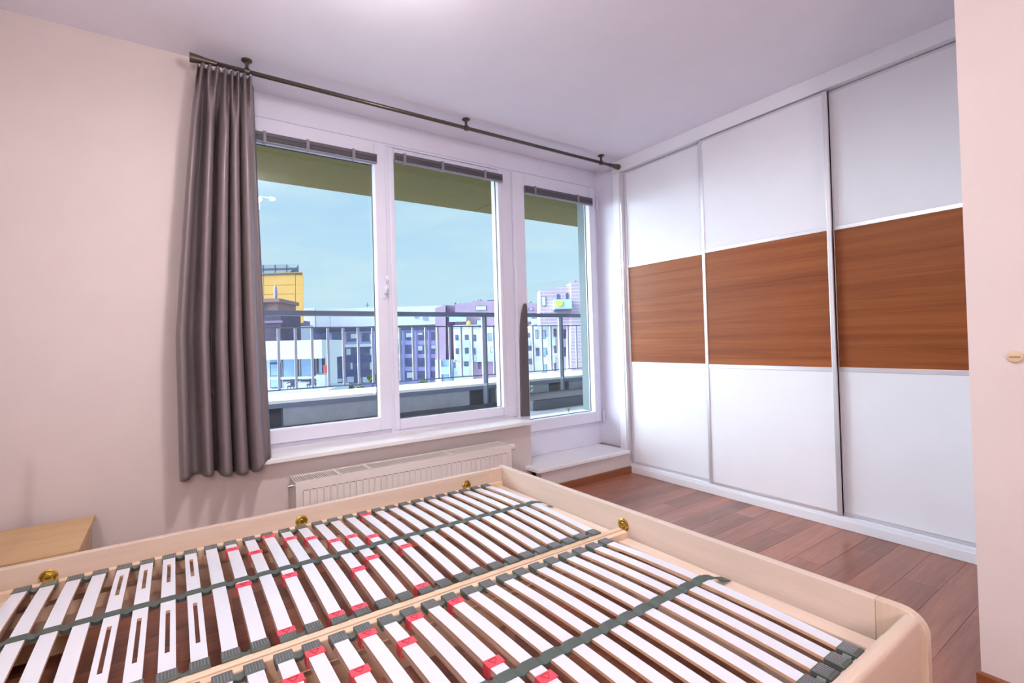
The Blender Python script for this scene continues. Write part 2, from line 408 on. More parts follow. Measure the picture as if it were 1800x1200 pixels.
# left sash, opens
w1 = thing('window_1', 'left opening window sash beside the curtain', None, (0.75, YF, 0.55), kind='structure')
frame_rect(XWL + 0.045, 1.200, 0.560, 2.442, 0.082, 0.076, 0.082, 0.138, 2.928, 3.0).build('sash', M['white_pvc'], w1, bevel=0.006)
glazing(w1, XWL + 0.127, 1.124, 0.642, 2.304)
hd = box(1.160, 1.188, 2.918, 2.928, 1.415, 1.475).build('handle', M['white_pvc'], w1, bevel=0.004)
hm = MB(); hm.cyl((1.174, 2.918, 1.455), (1.174, 2.885, 1.455), 0.010)
hm.tube([(1.174, 2.884, 1.462), (1.174, 2.880, 1.48), (1.174, 2.874, 1.50), (1.174, 2.874, 1.535), (1.174, 2.878, 1.56)], 0.010)
hm.build('handle_grip', M['white_pvc'], hd, smooth=True)
# middle, fixed with narrow beads
w2 = thing('window_2', 'fixed middle window pane', None, (1.7, YF, 0.55), kind='structure')
frame_rect(1.232, 2.152, 0.545, 2.432, 0.036, 0.030, 0.068, 0.062, 2.944, 3.0).build('sash', M['white_pvc'], w2, bevel=0.006)
glazing(w2, 1.268, 2.122, 0.613, 2.370)
# balcony door
d1 = thing('door_1', 'glazed balcony door at the right of the window', None, (2.7, YF, 0.38), kind='structure')
frame_rect(2.258, 3.163, 0.388, 2.442, 0.108, 0.073, 0.092, 0.124, 2.928, 3.0).build('sash', M['white_pvc'], d1, bevel=0.006)
glazing(d1, 2.366, 3.090, 0.480, 2.318)
cs = MB(); pts = []  # unidentified dark strip, built as a part on the stile
pr = [(2.262, 0.528), (2.342, 0.522), (2.3475, 1.36), (2.346, 1.385), (2.340, 1.402), (2.331, 1.408), (2.320, 1.400), (2.296, 1.33), (2.281, 1.24), (2.274, 1.12)]
cs.prism(pr, 1, 2.906, 2.928)
tag(cs.build('dark_strip', M['dark_strip'], d1, bevel=0.004), 'dark grey-brown strip on the lower left stile of the balcony door')
for zz in (2.30, 0.43):
    MB().cyl((3.182, 2.922, zz - 0.045), (3.182, 2.922, zz + 0.045), 0.009).build('hinge', M['white_pvc'], d1, smooth=False)
# retracted venetian blinds at the head of each pane
def blind(x0, x1, zb, zt, clips, label):
    r = thing('venetian_blind', label, 'blind', ((x0 + x1) / 2, 2.93, zb), group='venetian blinds pulled up at the window heads')
    box(x0, x1, 2.905, 2.927, zt - 0.022, zt).build('headrail', M['blind'], r, bevel=0.002)
    n = 9; dz = (zt - 0.024 - zb - 0.012) / n
    for i in range(n):
        z = zb + 0.012 + i * dz
        box(x0 + 0.002, x1 - 0.002, 2.903 + 0.001 * (i % 2), 2.928, z, z + dz * 0.72).build('blind_slat', M['blind'], r)
    box(x0, x1, 2.904, 2.928, zb, zb + 0.010).build('bottom_bar', M['blind_clip'], r, bevel=0.002)
    for c in clips:
        box(c - 0.009, c + 0.009, 2.896, 2.929, zb - 0.004, zt + 0.004).build('clip', M['blind_clip'], r, bevel=0.002)
blind(XWL + 0.125, 1.136, 2.292, 2.352, (0.46, 0.70, 0.98), 'dark grey venetian blind pulled up above the left window pane')
blind(1.262, 2.142, 2.328, 2.388, (1.33, 1.62, 1.98), 'dark grey venetian blind pulled up above the middle window pane')
blind(2.362, 3.108, 2.276, 2.340, (2.46, 2.93), 'dark grey venetian blind pulled up above the balcony door pane')

# ================================================================== WARDROBE
wd = thing('sliding_wardrobe', 'built-in wardrobe with three white and brown sliding doors', 'wardrobe', (XWARD, 1.5, 0))
WZ0, WZ1 = 0.082, 2.508
box(XWARD - 0.010, XWARD + 0.085, YRET, 2.672, 0.0, 0.052).build('plinth', M['white_gloss'], wd, bevel=0.003)
box(XWARD + 0.000, XWARD + 0.080, YRET, 2.672, 0.052, 0.068).build('floor_track', M['white_gloss'], wd, bevel=0.002)
box(XWARD + 0.050, XWARD + 0.080, YRET, 2.672, 2.48, 2.507).build('head_track', M['alu'], wd)
box(XWARD + 0.09, XEND - 0.02, YRET + 0.005, YRET + 0.025, 0.05, 2.5).build('side_panel', M['wardrobe_body'], wd)
box(XWARD + 0.09, XEND - 0.02, 2.70, 2.72, 0.05, 2.5).build('side_panel', M['wardrobe_body'], wd)
box(XEND - 0.02, XEND - 0.002, YRET, 2.72, 0.05, 2.5).build('back_panel', M['wardrobe_body'], wd)
box(XWARD - 0.006, XWARD + 0.09, 2.674, 2.742, 0.0, 2.508).build('jamb', M['white_gloss'], wd, bevel=0.004)
box(XWARD - 0.002, XWARD + 0.07, 2.655, 2.674, 0.06, 2.508).build('jamb_profile', M['alu'], wd, bevel=0.003)
def sliding_door(ya, yb, xf, zb):
    """ya > yb; xf front face"""
    d = box(xf + 0.006, xf + 0.022, yb, ya, zb + 0.01, WZ1 - 0.012).build('door', M['white_gloss'], wd)
    sw = 0.024
    for (y0, y1) in ((ya - sw, ya), (yb, yb + sw)):
        box(xf - 0.006, xf + 0.026, y0, y1, zb, WZ1 - 0.006).build('stile', M['alu'], d, bevel=0.004)
    i0, i1 = yb + sw, ya - sw
    zs = [zb + 0.018, 0.913, 1.698, WZ1 - 0.02]
    for i, (mat, nm) in enumerate(((M['white_gloss'], 'lower_panel'), (M['wardrobe_brown'], 'middle_panel'), (M['white_gloss'], 'upper_panel'))):
        a = zs[i] + (0.009 if i else 0); b_ = zs[i + 1] - (0.009 if i < 2 else 0)
        if i == 1: a, b_ = zs[1] + 0.0, zs[2] - 0.0
        if i == 0: b_ = zs[1] - 0.026
        if i == 2: a = zs[2] + 0.024
        box(xf, xf + 0.008, i0, i1, a, b_).build(nm, mat, d)
    box(xf - 0.003, xf + 0.010, i0, i1, zs[1] - 0.026, zs[1]).build('divider_bar', M['alu'], d, bevel=0.002)
    box(xf - 0.003, xf + 0.010, i0, i1, zs[2], zs[2] + 0.024).build('divider_bar', M['alu'], d, bevel=0.002)
    box(xf - 0.002, xf + 0.02, i0, i1, zb, zb + 0.018).build('bottom_rail', M['alu'], d)
    box(xf - 0.001, xf + 0.02, i0, i1, WZ1 - 0.02, WZ1 - 0.006).build('top_rail', M['alu'], d)
sliding_door(2.655, 1.935, XWARD + 0.036, 0.070)
sliding_door(1.960, 1.172, XWARD + 0.004, 0.070)
sliding_door(1.195, YRET + 0.022, XWARD + 0.036, 0.070)

# ================================================================== CURTAIN AND ROD
RY, RZ = 2.655, 2.540
rod = thing('curtain_rod', 'long dark bronze curtain rod hung from the ceiling', 'curtain rod', (1.62, RY, HC))
MB().cyl((0.19, RY, RZ), (3.06, RY, RZ), 0.0115, n=20).build('pole', M['bronze'], rod, smooth=True)
for (xa, sgn) in ((0.19, -1), (3.06, 1)):
    MB().lathe((xa - sgn * 0.015, RY, RZ), (sgn, 0, 0), [(0, 0.0125), (0.02, 0.0145), (0.03, 0.0135), (0.095, 0.021), (0.112, 0.0225), (0.116, 0.0215)]).build('finial', M['bronze'], rod, smooth=False)
for xb in (0.343, 1.668, 2.952):
    m = MB(); m.lathe((xb, RY, HC), (0, 0, -1), [(0, 0.026), (0.006, 0.026), (0.010, 0.020), (0.013, 0.009), (0.040, 0.008), (0.044, 0.012)])
    m.cyl((xb - 0.012, RY, RZ), (xb + 0.012, RY, RZ), 0.0165)
    m.build('bracket', M['bronze'], rod, smooth=False)
cur = thing('curtain', 'grey mauve satin curtain gathered at the left of the window', 'curtain', (0.22, RY, 0.5))
# broad rounded folds and the valleys between them, across the width
FOLDS = [(0.0, 0.110, 0.9), (0.110, 0.225, -1.35), (0.225, 0.340, 1.0), (0.340, 0.410, -1.5), (0.410, 0.560, 1.1), (0.560, 0.600, -1.0), (0.600, 0.735, 0.95), (0.735, 0.770, -0.9), (0.770, 0.900, 1.0), (0.900, 1.0, -0.6)]
def curtain_sheet():
    nu, nv = 260, 80
    vs_, fs_ = [], []
    ztop = RZ - 0.024
    for j in range(nv + 1):
        v = j / nv
        xl = 0.124 + (0.010 - 0.124) * min(1, v * 1.5) ** 0.8 + 0.012 * max(0, v - 0.66)
        xr_ = 0.372 + (0.418 - 0.372) * v ** 1.2
        for i in range(nu + 1):
            u = i / nu
            uw = min(1.0, max(0.0, u + 0.010 * math.sin(2.4 * v + 9 * u) * min(1, 3 * u) * min(1, 3 * (1 - u))))
            A = 0.040 + 0.014 * v
            fold = 0.0
            for (ua, ub, hgt) in FOLDS:
                if ua <= uw <= ub:
                    fold = -hgt * math.sin(math.pi * (uw - ua) / (ub - ua)) ** 0.65
                    if ua == 0.110: fold *= 1 - 0.45 * max(0, v - 0.75) / 0.25
                    break
            # pinch pleats near the heading
            tp = max(0.0, 1 - v / 0.16); tp = tp * tp * (3 - 2 * tp)
            ph2 = 2 * math.pi * 8 * u + 0.8 * math.sin(9 * u)
            fold2 = math.sin(ph2)
            yy = RY - 0.006 + A * ((1 - tp) * fold) + 0.024 * tp * fold2
            # slack between pleats: a few soft drop-shaped bulges below the heading
            for (uc, vc, su, sv, amp) in ((0.26, 0.10, 0.045, 0.05, -0.012), (0.55, 0.16, 0.07, 0.055, -0.018), (0.74, 0.10, 0.05, 0.05, -0.014), (0.62, 0.24, 0.06, 0.07, -0.010)):
                yy += amp * math.exp(-((u - uc) / su) ** 2 - ((v - vc) / sv) ** 2)
            xx = xl + (xr_ - xl) * u
            # hem edge turned back towards the window
            if u > 0.90:
                k = (u - 0.90) / 0.10
                yy += 0.05 * k * k
            zz = ztop - v * (ztop - 0.500)
            zz += 0.010 * math.sin(2.2 * math.pi * u) * v - 0.006 * tp * max(0, fold2)
            if v > 0.5 : zz += 0.022 * (max(0, u - 0.8) / 0.2) * (v - 0.5) * 2
            vs_.append((xx, yy, zz))
    for j in range(nv):
        for i in range(nu):
            a = j * (nu + 1) + i
            fs_.append((a, a + 1, a + nu + 2, a + nu + 1))
    return vs_, fs_
cv, cf = curtain_sheet()
mb = MB(); mb.add(cv, cf)
sheet = mb.build('sheet', M['curtain'], cur, smooth=True)
so = sheet.modifiers.new('thickness', 'SOLIDIFY'); so.thickness = 0.003; so.offset = 0
# a hem band along the free edge, slightly thicker and darker
eh = MB()
n_u, n_v = 261, 81
edge = [Vector(cv[j * n_u + 260]) for j in range(n_v)]
band = []
for p in edge: band += [p + Vector((-0.002, 0.004, 0)), p + Vector((0.013, 0.045, 0))]
eh.add(band, [(2 * j, 2 * j + 1, 2 * j + 3, 2 * j + 2) for j in range(n_v - 1)])
hb = eh.build('edge_hem', M['curtain_back'], cur, smooth=True)
s2 = hb.modifiers.new('thickness', 'SOLIDIFY'); s2.thickness = 0.003; s2.offset = 0
for i in range(8):
    xg = 0.15 + i * 0.030
    MB().box(xg - 0.003, xg + 0.003, RY - 0.004, RY + 0.004, RZ - 0.034, RZ - 0.011).build('glider', M['white_pvc'], cur)

# ================================================================== RADIATOR
rad = thing('radiator', 'white panel radiator under the window sill', 'radiator', (1.25, 2.70, 0.1))
RX0, RX1, RYF, RYB, RZ0, RZ1 = 0.527, 1.910, 2.587, 2.738, 0.100, 0.409
def radiator_panel():
    m = MB(); pitch = 0.0357
    n = int((RX1 - RX0 - 0.05) / pitch)
    x0 = RX0 + 0.03
    prof = [(RX0, 0.0), (x0 - 0.004, 0.0)]
    for i in range(n + 1):
        c = x0 + i * pitch
        prof += [(c - 0.0035, 0.0), (c, 0.007), (c + 0.0035, 0.0)]
    prof += [(RX1, 0.0)]
    zs = [(RZ0, 0), (RZ0 + 0.035, 0), (RZ0 + 0.045, 1), (RZ1 - 0.053, 1), (RZ1 - 0.043, 0), (RZ1, 0)]
    vs_ = [(x, RYF + d * k, z) for (z, k) in zs for (x, d) in prof]
    w = len(prof)
    fs_ = [(j * w + i, j * w + i + 1, (j + 1) * w + i + 1, (j + 1) * w + i) for j in range(len(zs) - 1) for i in range(w - 1)]
    m.add(vs_, fs_)
    m.box(RX0, RX1, RYF + 0.0085, RYF + 0.014, RZ0, RZ1)
    # short dashes pressed between the grooves along the top
    for i in range(n):
        c = x0 + (i + 0.5) * pitch
        m.mat(1).box(c - 0.012, c + 0.012, RYF - 0.0007, RYF + 0.002, RZ1 - 0.0465, RZ1 - 0.0435)
    m.mat(0)
    return m
radiator_panel().build('front_panel', [M['radiator'], M['radiator_dark']], rad)
box(RX0, RX1, RYB - 0.012, RYB, RZ0, RZ1).build('back_panel', M['radiator'], rad)
for (a, b_) in ((RX0 - 0.006, RX0), (RX1, RX1 + 0.006)):
    box(a, b_, RYF - 0.001, RYB, RZ0, RZ1 + 0.004).build('side_cover', M['radiator'], rad, bevel=0.002)
g = MB(); g.box(RX0, RX1, RYF + 0.001, RYF + 0.010, RZ1 - 0.004, RZ1 + 0.004); g.box(RX0, RX1, RYB - 0.010, RYB - 0.001, RZ1 - 0.004, RZ1 + 0.004)
x = RX0 + 0.008
while x < RX1 - 0.005:
    g.box(x, x + 0.0052, RYF + 0.010, RYB - 0.010, RZ1 - 0.003, RZ1 + 0.002); x += 0.0118
g.build('top_grille', M['radiator'], rad)
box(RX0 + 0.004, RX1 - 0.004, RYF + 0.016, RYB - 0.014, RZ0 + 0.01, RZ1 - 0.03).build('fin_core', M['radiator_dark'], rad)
for xb in (0.755, 0.930, 1.46):
    box(xb - 0.010, xb + 0.010, RYF + 0.001, RYB - 0.001, RZ1 - 0.004, RZ1 + 0.0055).build('grille_bridge', M['radiator'], rad, bevel=0.001)
vm = MB(); vm.cyl((RX1 + 0.006, 2.655, RZ1 - 0.030), (RX1 + 0.022, 2.655, RZ1 - 0.030), 0.013)
vm.build('valve', M['chrome'], rad)
MB().lathe((RX1 + 0.022, 2.655, RZ1 - 0.030), (1, 0, 0), [(0, 0.017), (0.012, 0.021), (0.045, 0.022), (0.056, 0.019), (0.06, 0.015)]).build('thermostat_head', M['radiator'], rad, smooth=False)
MB().lathe((RX0 - 0.006, 2.655, RZ1 - 0.030), (-1, 0, 0), [(0, 0.012), (0.012, 0.012), (0.014, 0.007), (0.026, 0.007)]).build('bleed_plug', M['chrome'], rad)
for xb in (0.75, 1.75):
    box(xb - 0.02, xb + 0.02, RYB, YW - 0.001, 0.14, 0.36).build('wall_bracket', M['radiator'], rad)

# ================================================================== NIGHTSTAND
ns = thing('nightstand', 'small light oak bedside table beyond the bed rail', 'bedside table', (-0.52, 2.49, 0))
box(-0.74, -0.306, 2.268, 2.702, 0.374, 0.395).build('table_top', M['oak'], ns, bevel=0.002)
box(-0.735, -0.318, 2.68, 2.695, 0.03, 0.374).build('side_panel', M['oak_side'], ns)
box(-0.735, -0.318, 2.282, 2.297, 0.03, 0.374).build('side_panel', M['oak_side'], ns)
box(-0.735, -0.72, 2.297, 2.68, 0.03, 0.374).build('back_panel', M['oak_side'], ns)
for (z0, z1) in ((0.205, 0.366), (0.035, 0.198)):
    dr = box(-0.336, -0.320, 2.300, 2.677, z0, z1).build('drawer', M['oak_side'], ns, bevel=0.001)
    box(-0.320, -0.306, 2.44, 2.54, (z0 + z1) / 2 - 0.005, (z0 + z1) / 2 + 0.005).build('handle', M['alu'], dr, bevel=0.002)
for (lx, ly) in ((-0.73, 2.29), (-0.35, 2.29), (-0.73, 2.665), (-0.35, 2.665)):
    box(lx, lx + 0.03, ly, ly + 0.03, 0.0, 0.03).build('foot', M['dark_gap'], ns)

# ================================================================== BED
bed = thing('bed_frame', 'pale wood double bed frame without mattress', 'bed', (0.53, 1.33, 0))
def rounded_rect(y0, y1, z0, z1, r, corners, n=7):
    """outline in y,z; corners: which of 'tl','tr' (t=top; l=low y) are rounded"""
    pts = [(y0, z0), (y1, z0)]
    if 'tr' in corners: pts += [(y1 - r + r * math.cos(a), z1 - r + r * math.sin(a)) for a in [math.pi / 2 * i / n for i in range(n + 1)]]
    else: pts += [(y1, z1)]
    if 'tl' in corners: pts += [(y0 + r + r * math.cos(a), z1 - r + r * math.sin(a)) for a in [math.pi / 2 + math.pi / 2 * i / n for i in range(n + 1)]]
    else: pts += [(y0, z1)]
    return pts
FX0, FX1 = 1.570, 1.599
fb = box(FX0, FX1, 0.5115, 2.250, 0.0, 0.400).build('footboard', M['bed_y'], bed, bevel=0.0018)
m = MB(); m.prism(rounded_rect(0.408, 0.511, 0.0, 0.400, 0.055, ('tl',)), 0, FX0, FX1)
m.build('corner_block', M['bed_z'], fb, bevel=0.002)
hb_ = box(-0.545, -0.516, 0.512, 2.250, 0.0, 0.80).build('headboard', M['bed_y'], bed, bevel=0.004)
m = MB(); m.prism(rounded_rect(0.408, 0.511, 0.0, 0.80, 0.055, ('tl',)), 0, -0.545, -0.516)
m.build('corner_block', M['bed_z'], hb_, bevel=0.005)
box(-0.516, FX0, 2.216, 2.242, 0.12, 0.395).build('side_rail', M['bed'], bed, bevel=0.003)
m = MB(); m.prism(rounded_rect(0.421, 0.455, 0.12, 0.392, 0.0165, ('tl', 'tr')), 0, -0.516, FX0)
m.build('side_rail', M['bed'], bed)
box(-0.516, FX0, 1.315, 1.365, 0.16, 0.245).build('centre_support', M['beam'], bed)
for xx in (0.1, 0.95):
    box(xx - 0.02, xx + 0.02, 1.32, 1.36, 0.0, 0.16).build('support_leg', M['beam'], bed)
for (y0, y1) in ((2.19, 2.216), (0.455, 0.481)):
    box(-0.516, FX0, y0, y1, 0.20, 0.245).build('ledge', M['beam'], bed)
def brass_disc(base, axis):
    m = MB(); m.lathe(base, axis, [(0, 0.0265), (0.003, 0.0265), (0.0055, 0.022), (0.0035, 0.017), (0.0035, 0.012), (0.006, 0.009), (0.006, 0.0)], n=28)
    return m.build('rail_fitting', M['brass'], bed, smooth=False)
for xb in (-0.382, 0.468, 1.330):
    brass_disc((xb, 2.216, 0.338), (0, -1, 0))
brass_disc((FX0, 1.352, 0.337), (-1, 0, 0))
MB().cyl((1.488, 2.216, 0.362), (1.488, 2.2145, 0.362), 0.014).build('cover_cap', M['beam'], bed)

# ------------------------------------------------------------------ the two slatted frames
ZB = 0.325               # top of the long beams
PITCH = 0.0693
SW = 0.0385              # slat width
def bow(t):              # 0..1 along a slat -> height of its top
    return 0.3285 + 0.0135 * (1 - (2 * t - 1) ** 2)
def slat_mesh(y0, y1, slots, th=0.0085, drop=0.0):
    m = MB()
    ys = sorted(set([y0 + (y1 - y0) * i / 14 for i in range(15)] + [s for sl in slots for s in sl]))
    xs = [-SW / 2, -0.0055, 0.0055, SW / 2] if slots else [-SW / 2, SW / 2]
    nx = len(xs) - 1; ny = len(ys) - 1
    def has(i, j):
        if i < 0 or j < 0 or i >= nx or j >= ny: return False
        if slots and i == 1:
            c = (ys[j] + ys[j + 1]) / 2
            return not any(a < c < b_ for a, b_ in slots)
        return True
    def P(i, j, top):
        z = bow((ys[j] - y0) / (y1 - y0)) - drop - (0 if top else th)
        return (xs[i], ys[j], z)
    for i in range(nx):
        for j in range(ny):
            if not has(i, j): continue
            m.mat(0).add([P(i, j, 1), P(i + 1, j, 1), P(i + 1, j + 1, 1), P(i, j + 1, 1)], [(0, 1, 2, 3)])
            m.add([P(i, j, 0), P(i + 1, j, 0), P(i + 1, j + 1, 0), P(i, j + 1, 0)], [(3, 2, 1, 0)])
            m.mat(1)
            if not has(i - 1, j): m.add([P(i, j, 0), P(i, j, 1), P(i, j + 1, 1), P(i, j + 1, 0)], [(0, 1, 2, 3)])
            if not has(i + 1, j): m.add([P(i + 1, j, 0), P(i + 1, j + 1, 0), P(i + 1, j + 1, 1), P(i + 1, j, 1)], [(0, 1, 2, 3)])
            if not has(i, j - 1): m.add([P(i, j, 0), P(i + 1, j, 0), P(i + 1, j, 1), P(i, j, 1)], [(0, 1, 2, 3)])
            if not has(i, j + 1): m.add([P(i, j + 1, 0), P(i, j + 1, 1), P(i + 1, j + 1, 1), P(i + 1, j + 1, 0)], [(0, 1, 2, 3)])
    return m
def holder_mesh(ymid, sgn):
    """twin rubber holder for two slats; sgn: side on which the slats lie (+1 towards higher y)"""
    m = MB()
    for c in (-PITCH / 2, PITCH / 2):
        w = SW / 2 + 0.0035
        ya, yb = (ymid - 0.004 * sgn, ymid + 0.040 * sgn)
        m.mat(0).box(c - w, c + w, ya, yb, ZB - 0.012, ZB + 0.0065)
        for q in range(6):                       # ribs pressed into the top
            xq = c - w + 0.005 + q * (2 * w - 0.010) / 5
            m.mat(1).box(xq - 0.0013, xq + 0.0013, ymid + 0.004 * sgn, ymid + 0.036 * sgn, ZB + 0.006, ZB + 0.0085)
    m.mat(0)
    pts = []
    for i in range(9):
        t = i / 8; pts.append((-PITCH / 2 + SW / 2 + t * (PITCH - SW), ZB + 0.004 - 0.010 * math.sin(math.pi * t)))
    low = [(x_, z_ - 0.006) for x_, z_ in pts[::-1]]
    n = len(pts) * 2; poly = pts + low
    ya, yb = (ymid + 0.006 * sgn, ymid + 0.026 * sgn)
    m.add([(p[0], ya, p[1]) for p in poly] + [(p[0], yb, p[1]) for p in poly],
          [tuple(range(n)), tuple(range(n, 2 * n))] + [(i, (i + 1) % n, n + (i + 1) % n, n + i) for i in range(n)])
    m.box(-0.012, 0.012, ymid - 0.004 * sgn, ymid + 0.02 * sgn, ZB - 0.02, ZB - 0.006)
    return m
def slider_mesh(zt):
    m = MB(); w = SW / 2 + 0.0045
    m.mat(0).box(-w, w, -0.0135, 0.0135, zt - 0.0005, zt + 0.003)
    m.box(-w, -SW / 2 - 0.0005, -0.0135, 0.0135, zt - 0.024, zt); m.box(SW / 2 + 0.0005, w, -0.0135, 0.0135, zt - 0.024, zt)
    m.box(-w, w, -0.0135, 0.0135, zt - 0.027, zt - 0.0235)
    tri = [(-0.012, 0.008), (0.012, 0.008), (0.0, -0.009)]
    m.mat(1)
    for i in range(3):
        a, b_ = Vector((*tri[i], 0)), Vector((*tri[(i + 1) % 3], 0))
        d = (b_ - a).normalized(); nn = Vector((-d.y, d.x, 0)) * 0.0009
        m.add([(p.x, p.y, zt + h_) for h_ in (0.0025, 0.0036) for p in (a + nn, b_ + nn, b_ - nn, a - nn)],
              [(4, 5, 6, 7), (0, 1, 5, 4), (1, 2, 6, 5), (2, 3, 7, 6), (3, 0, 4, 7)])
    return m
FX_L, FX_R = -0.508, 1.550
def slat_frame(label, y0, y1, xoff, sliders, xr_end):
    """y0,y1: outer faces of the long beams"""
    r = thing('slatted_base', label, 'slatted base', (0.52, (y0 + y1) / 2, 0.245), group='slatted bases lying in the bed')
    O = worigin(r)
    for (a, b_) in ((y0, y0 + 0.024), (y1 - 0.024, y1)):
        box(FX_L, xr_end, a, b_, 0.262, ZB).build('long_beam', M['beam'], r, bevel=0.003)
    box(FX_L, FX_L + 0.055, y0 + 0.024, y1 - 0.024, 0.262, 0.300).build('cross_beam', M['beam_y'], r, bevel=0.003)
    box(xr_end - 0.058, xr_end, y0 + 0.024, y1 - 0.024, 0.262, 0.300).build('cross_beam', M['beam_y'], r, bevel=0.003)
    ya, yb = y0 + 0.040, y1 - 0.040
    L = yb - ya
    slot_set = [(ya + L * 0.125, ya + L * 0.405), (ya + L * 0.665, ya + L * 0.885)]
    base_plain = base_slot = base_under = None
    for k in range(28):
        xc = -0.424 - SW / 2 + PITCH * k + xoff
        slotted = 4 <= k <= 7
        loc = Vector((xc, 0, 0))
        if slotted:
            if base_slot is None:
                base_slot = slat_mesh(ya, yb, slot_set).build('slat', [M['slat_top'], M['slat_edge']], r, rel=False); src = base_slot
                tag(src, 'slat with two long slots')
            else:
                src = copy_part(base_slot, r, (0, 0, 0))
        else:
            if base_plain is None:
                base_plain = slat_mesh(ya, yb, []).build('slat', [M['slat_top'], M['slat_edge']], r, rel=False); src = base_plain
            else:
                src = copy_part(base_plain, r, (0, 0, 0))
        src.location = (xc - O.x, -O.y, -O.z)
        if 9 <= k <= 17:
            if base_under is None:
                base_under = slat_mesh(ya, yb, [], th=0.0075, drop=0.0115).build('lower_slat', [M['slat_top'], M['slat_edge']], r, rel=False); u_ = base_under
            else:
                u_ = copy_part(base_under, r, (0, 0, 0))
            u_.location = (xc - O.x, -O.y, -O.z)
    holders = {}
    for k in range(0, 28, 2):
        xm = -0.424 - SW / 2 + PITCH * (k + 0.5) + xoff
        for (ym, sg) in ((y0 + 0.024, 1), (y1 - 0.024, -1)):
            if sg not in holders:
                o = holder_mesh(ym, sg).build('twin_slat_holder', [M['holder'], M['blind_clip']], r, rel=False, bevel=0.0012, seg=1); holders[sg] = o
            else:
                o = copy_part(holders[sg], r, (0, 0, 0))
            o.location = (xm - O.x, -O.y, -O.z)
    base_s = {}
    for (k, ypos) in sliders:
        xc = -0.424 - SW / 2 + PITCH * k + xoff
        zt = bow((ypos - ya) / L)
        if 's' not in base_s:
            o = slider_mesh(0.0).build('firmness_slider', [M['red'], M['red_dark']], r, rel=False); base_s['s'] = o
        else:
            o = copy_part(base_s['s'], r, (0, 0, 0))
        o.location = (xc - O.x, ypos - O.y, zt - O.z)
    # strap along the middle, riding over each slat
    ymid = (ya + yb) / 2; zt = bow(0.5)
    top = []
    xa, xb = FX_L + 0.02, -0.424 + PITCH * 27 + xoff + 0.005
    n = 28 * 12
    for i in range(n + 1):
        x_ = xa + (xb - xa) * i / n
        ph = ((x_ - xoff + 0.424 + SW / 2) / PITCH) % 1.0
        dd = min(ph, 1 - ph) * PITCH
        z_ = zt + 0.0022 if dd < SW / 2 else zt + 0.0022 - 0.007 * math.sin(math.pi * (dd - SW / 2) / (PITCH - SW)) 
        top.append((x_, z_))
    top += [(xb + 0.02, zt - 0.004), (xb + 0.045, zt - 0.012), (xb + 0.070, zt - 0.026), (xr_end - 0.008, 0.303)]
    m = MB(); hw = 0.0155
    vs_ = []
    for (x_, z_) in top: vs_ += [(x_, ymid - hw, z_), (x_, ymid + hw, z_), (x_, ymid + hw, z_ - 0.0018), (x_, ymid - hw, z_ - 0.0018)]
    fs_ = []
    for i in range(len(top) - 1):
        a = 4 * i; b_ = a + 4
        fs_ += [(a, a + 1, b_ + 1, b_), (a + 1, a + 2, b_ + 2, b_ + 1), (a + 2, a + 3, b_ + 3, b_ + 2), (a + 3, a, b_, b_ + 3)]
    m.add(vs_, fs_); m.build('strap', M['strap'], r)
    for k in range(0, 27):                         # loops under the strap between neighbouring slats
        xm = -0.424 - SW / 2 + PITCH * (k + 0.5) + xoff
        if k == 0:
            lo = MB().box(-0.013, 0.013, ymid - 0.013, ymid + 0.013, zt - 0.016, zt - 0.0085).build('strap_loop', M['strap'], r, rel=False, bevel=0.003, seg=1); src = lo
        else: src = copy_part(lo, r, (0, 0, 0))
        src.location = (xm - O.x, -O.y, -O.z)
    return r
far_sl = [(9, 2.083), (9, 1.735), (10, 1.987), (10, 1.405), (11, 2.140), (11, 1.712), (12, 2.050), (12, 1.405), (13, 1.996), (13, 1.405),
          (14, 1.911), (14, 1.622), (15, 1.910), (15, 1.676), (16, 1.857), (16, 1.405), (17, 2.140), (17, 1.691)]
near_sl = [(10, 1.184), (10, 0.60), (11, 1.266), (11, 0.62), (12, 1.121), (12, 0.70), (13, 1.262), (13, 0.55), (14, 1.159), (14, 0.68), (15, 1.257), (15, 0.62),
           (16, 0.960), (16, 0.60), (17, 1.261), (17, 0.848)]
slat_frame('slatted base nearer the window, with red firmness sliders', 1.3445, 2.2130, 0.0, far_sl, 1.556)
slat_frame('slatted base on the near side of the bed', 0.4680, 1.3385, -0.026, near_sl, 1.552)

# ================================================================== WALL PLATE, LAMP, ADDED FILL LAMP
wp = thing('wall_button', 'small round beige plastic button on the right wall', 'wall button', (XR, 0.315, 1.03))
MB().lathe((XR, 0.315, 1.030), (-1, 0, 0), [(0, 0.0170), (0.004, 0.0170), (0.0065, 0.0150), (0.008, 0.010), (0.008, 0.0)], n=28).build('button_cap', M['beige_plastic'], wp, smooth=False)
box(XR - 0.0092, XR - 0.0075, 0.304, 0.326, 1.0275, 1.0325).build('button_mark', M['beige_mark'], wp)

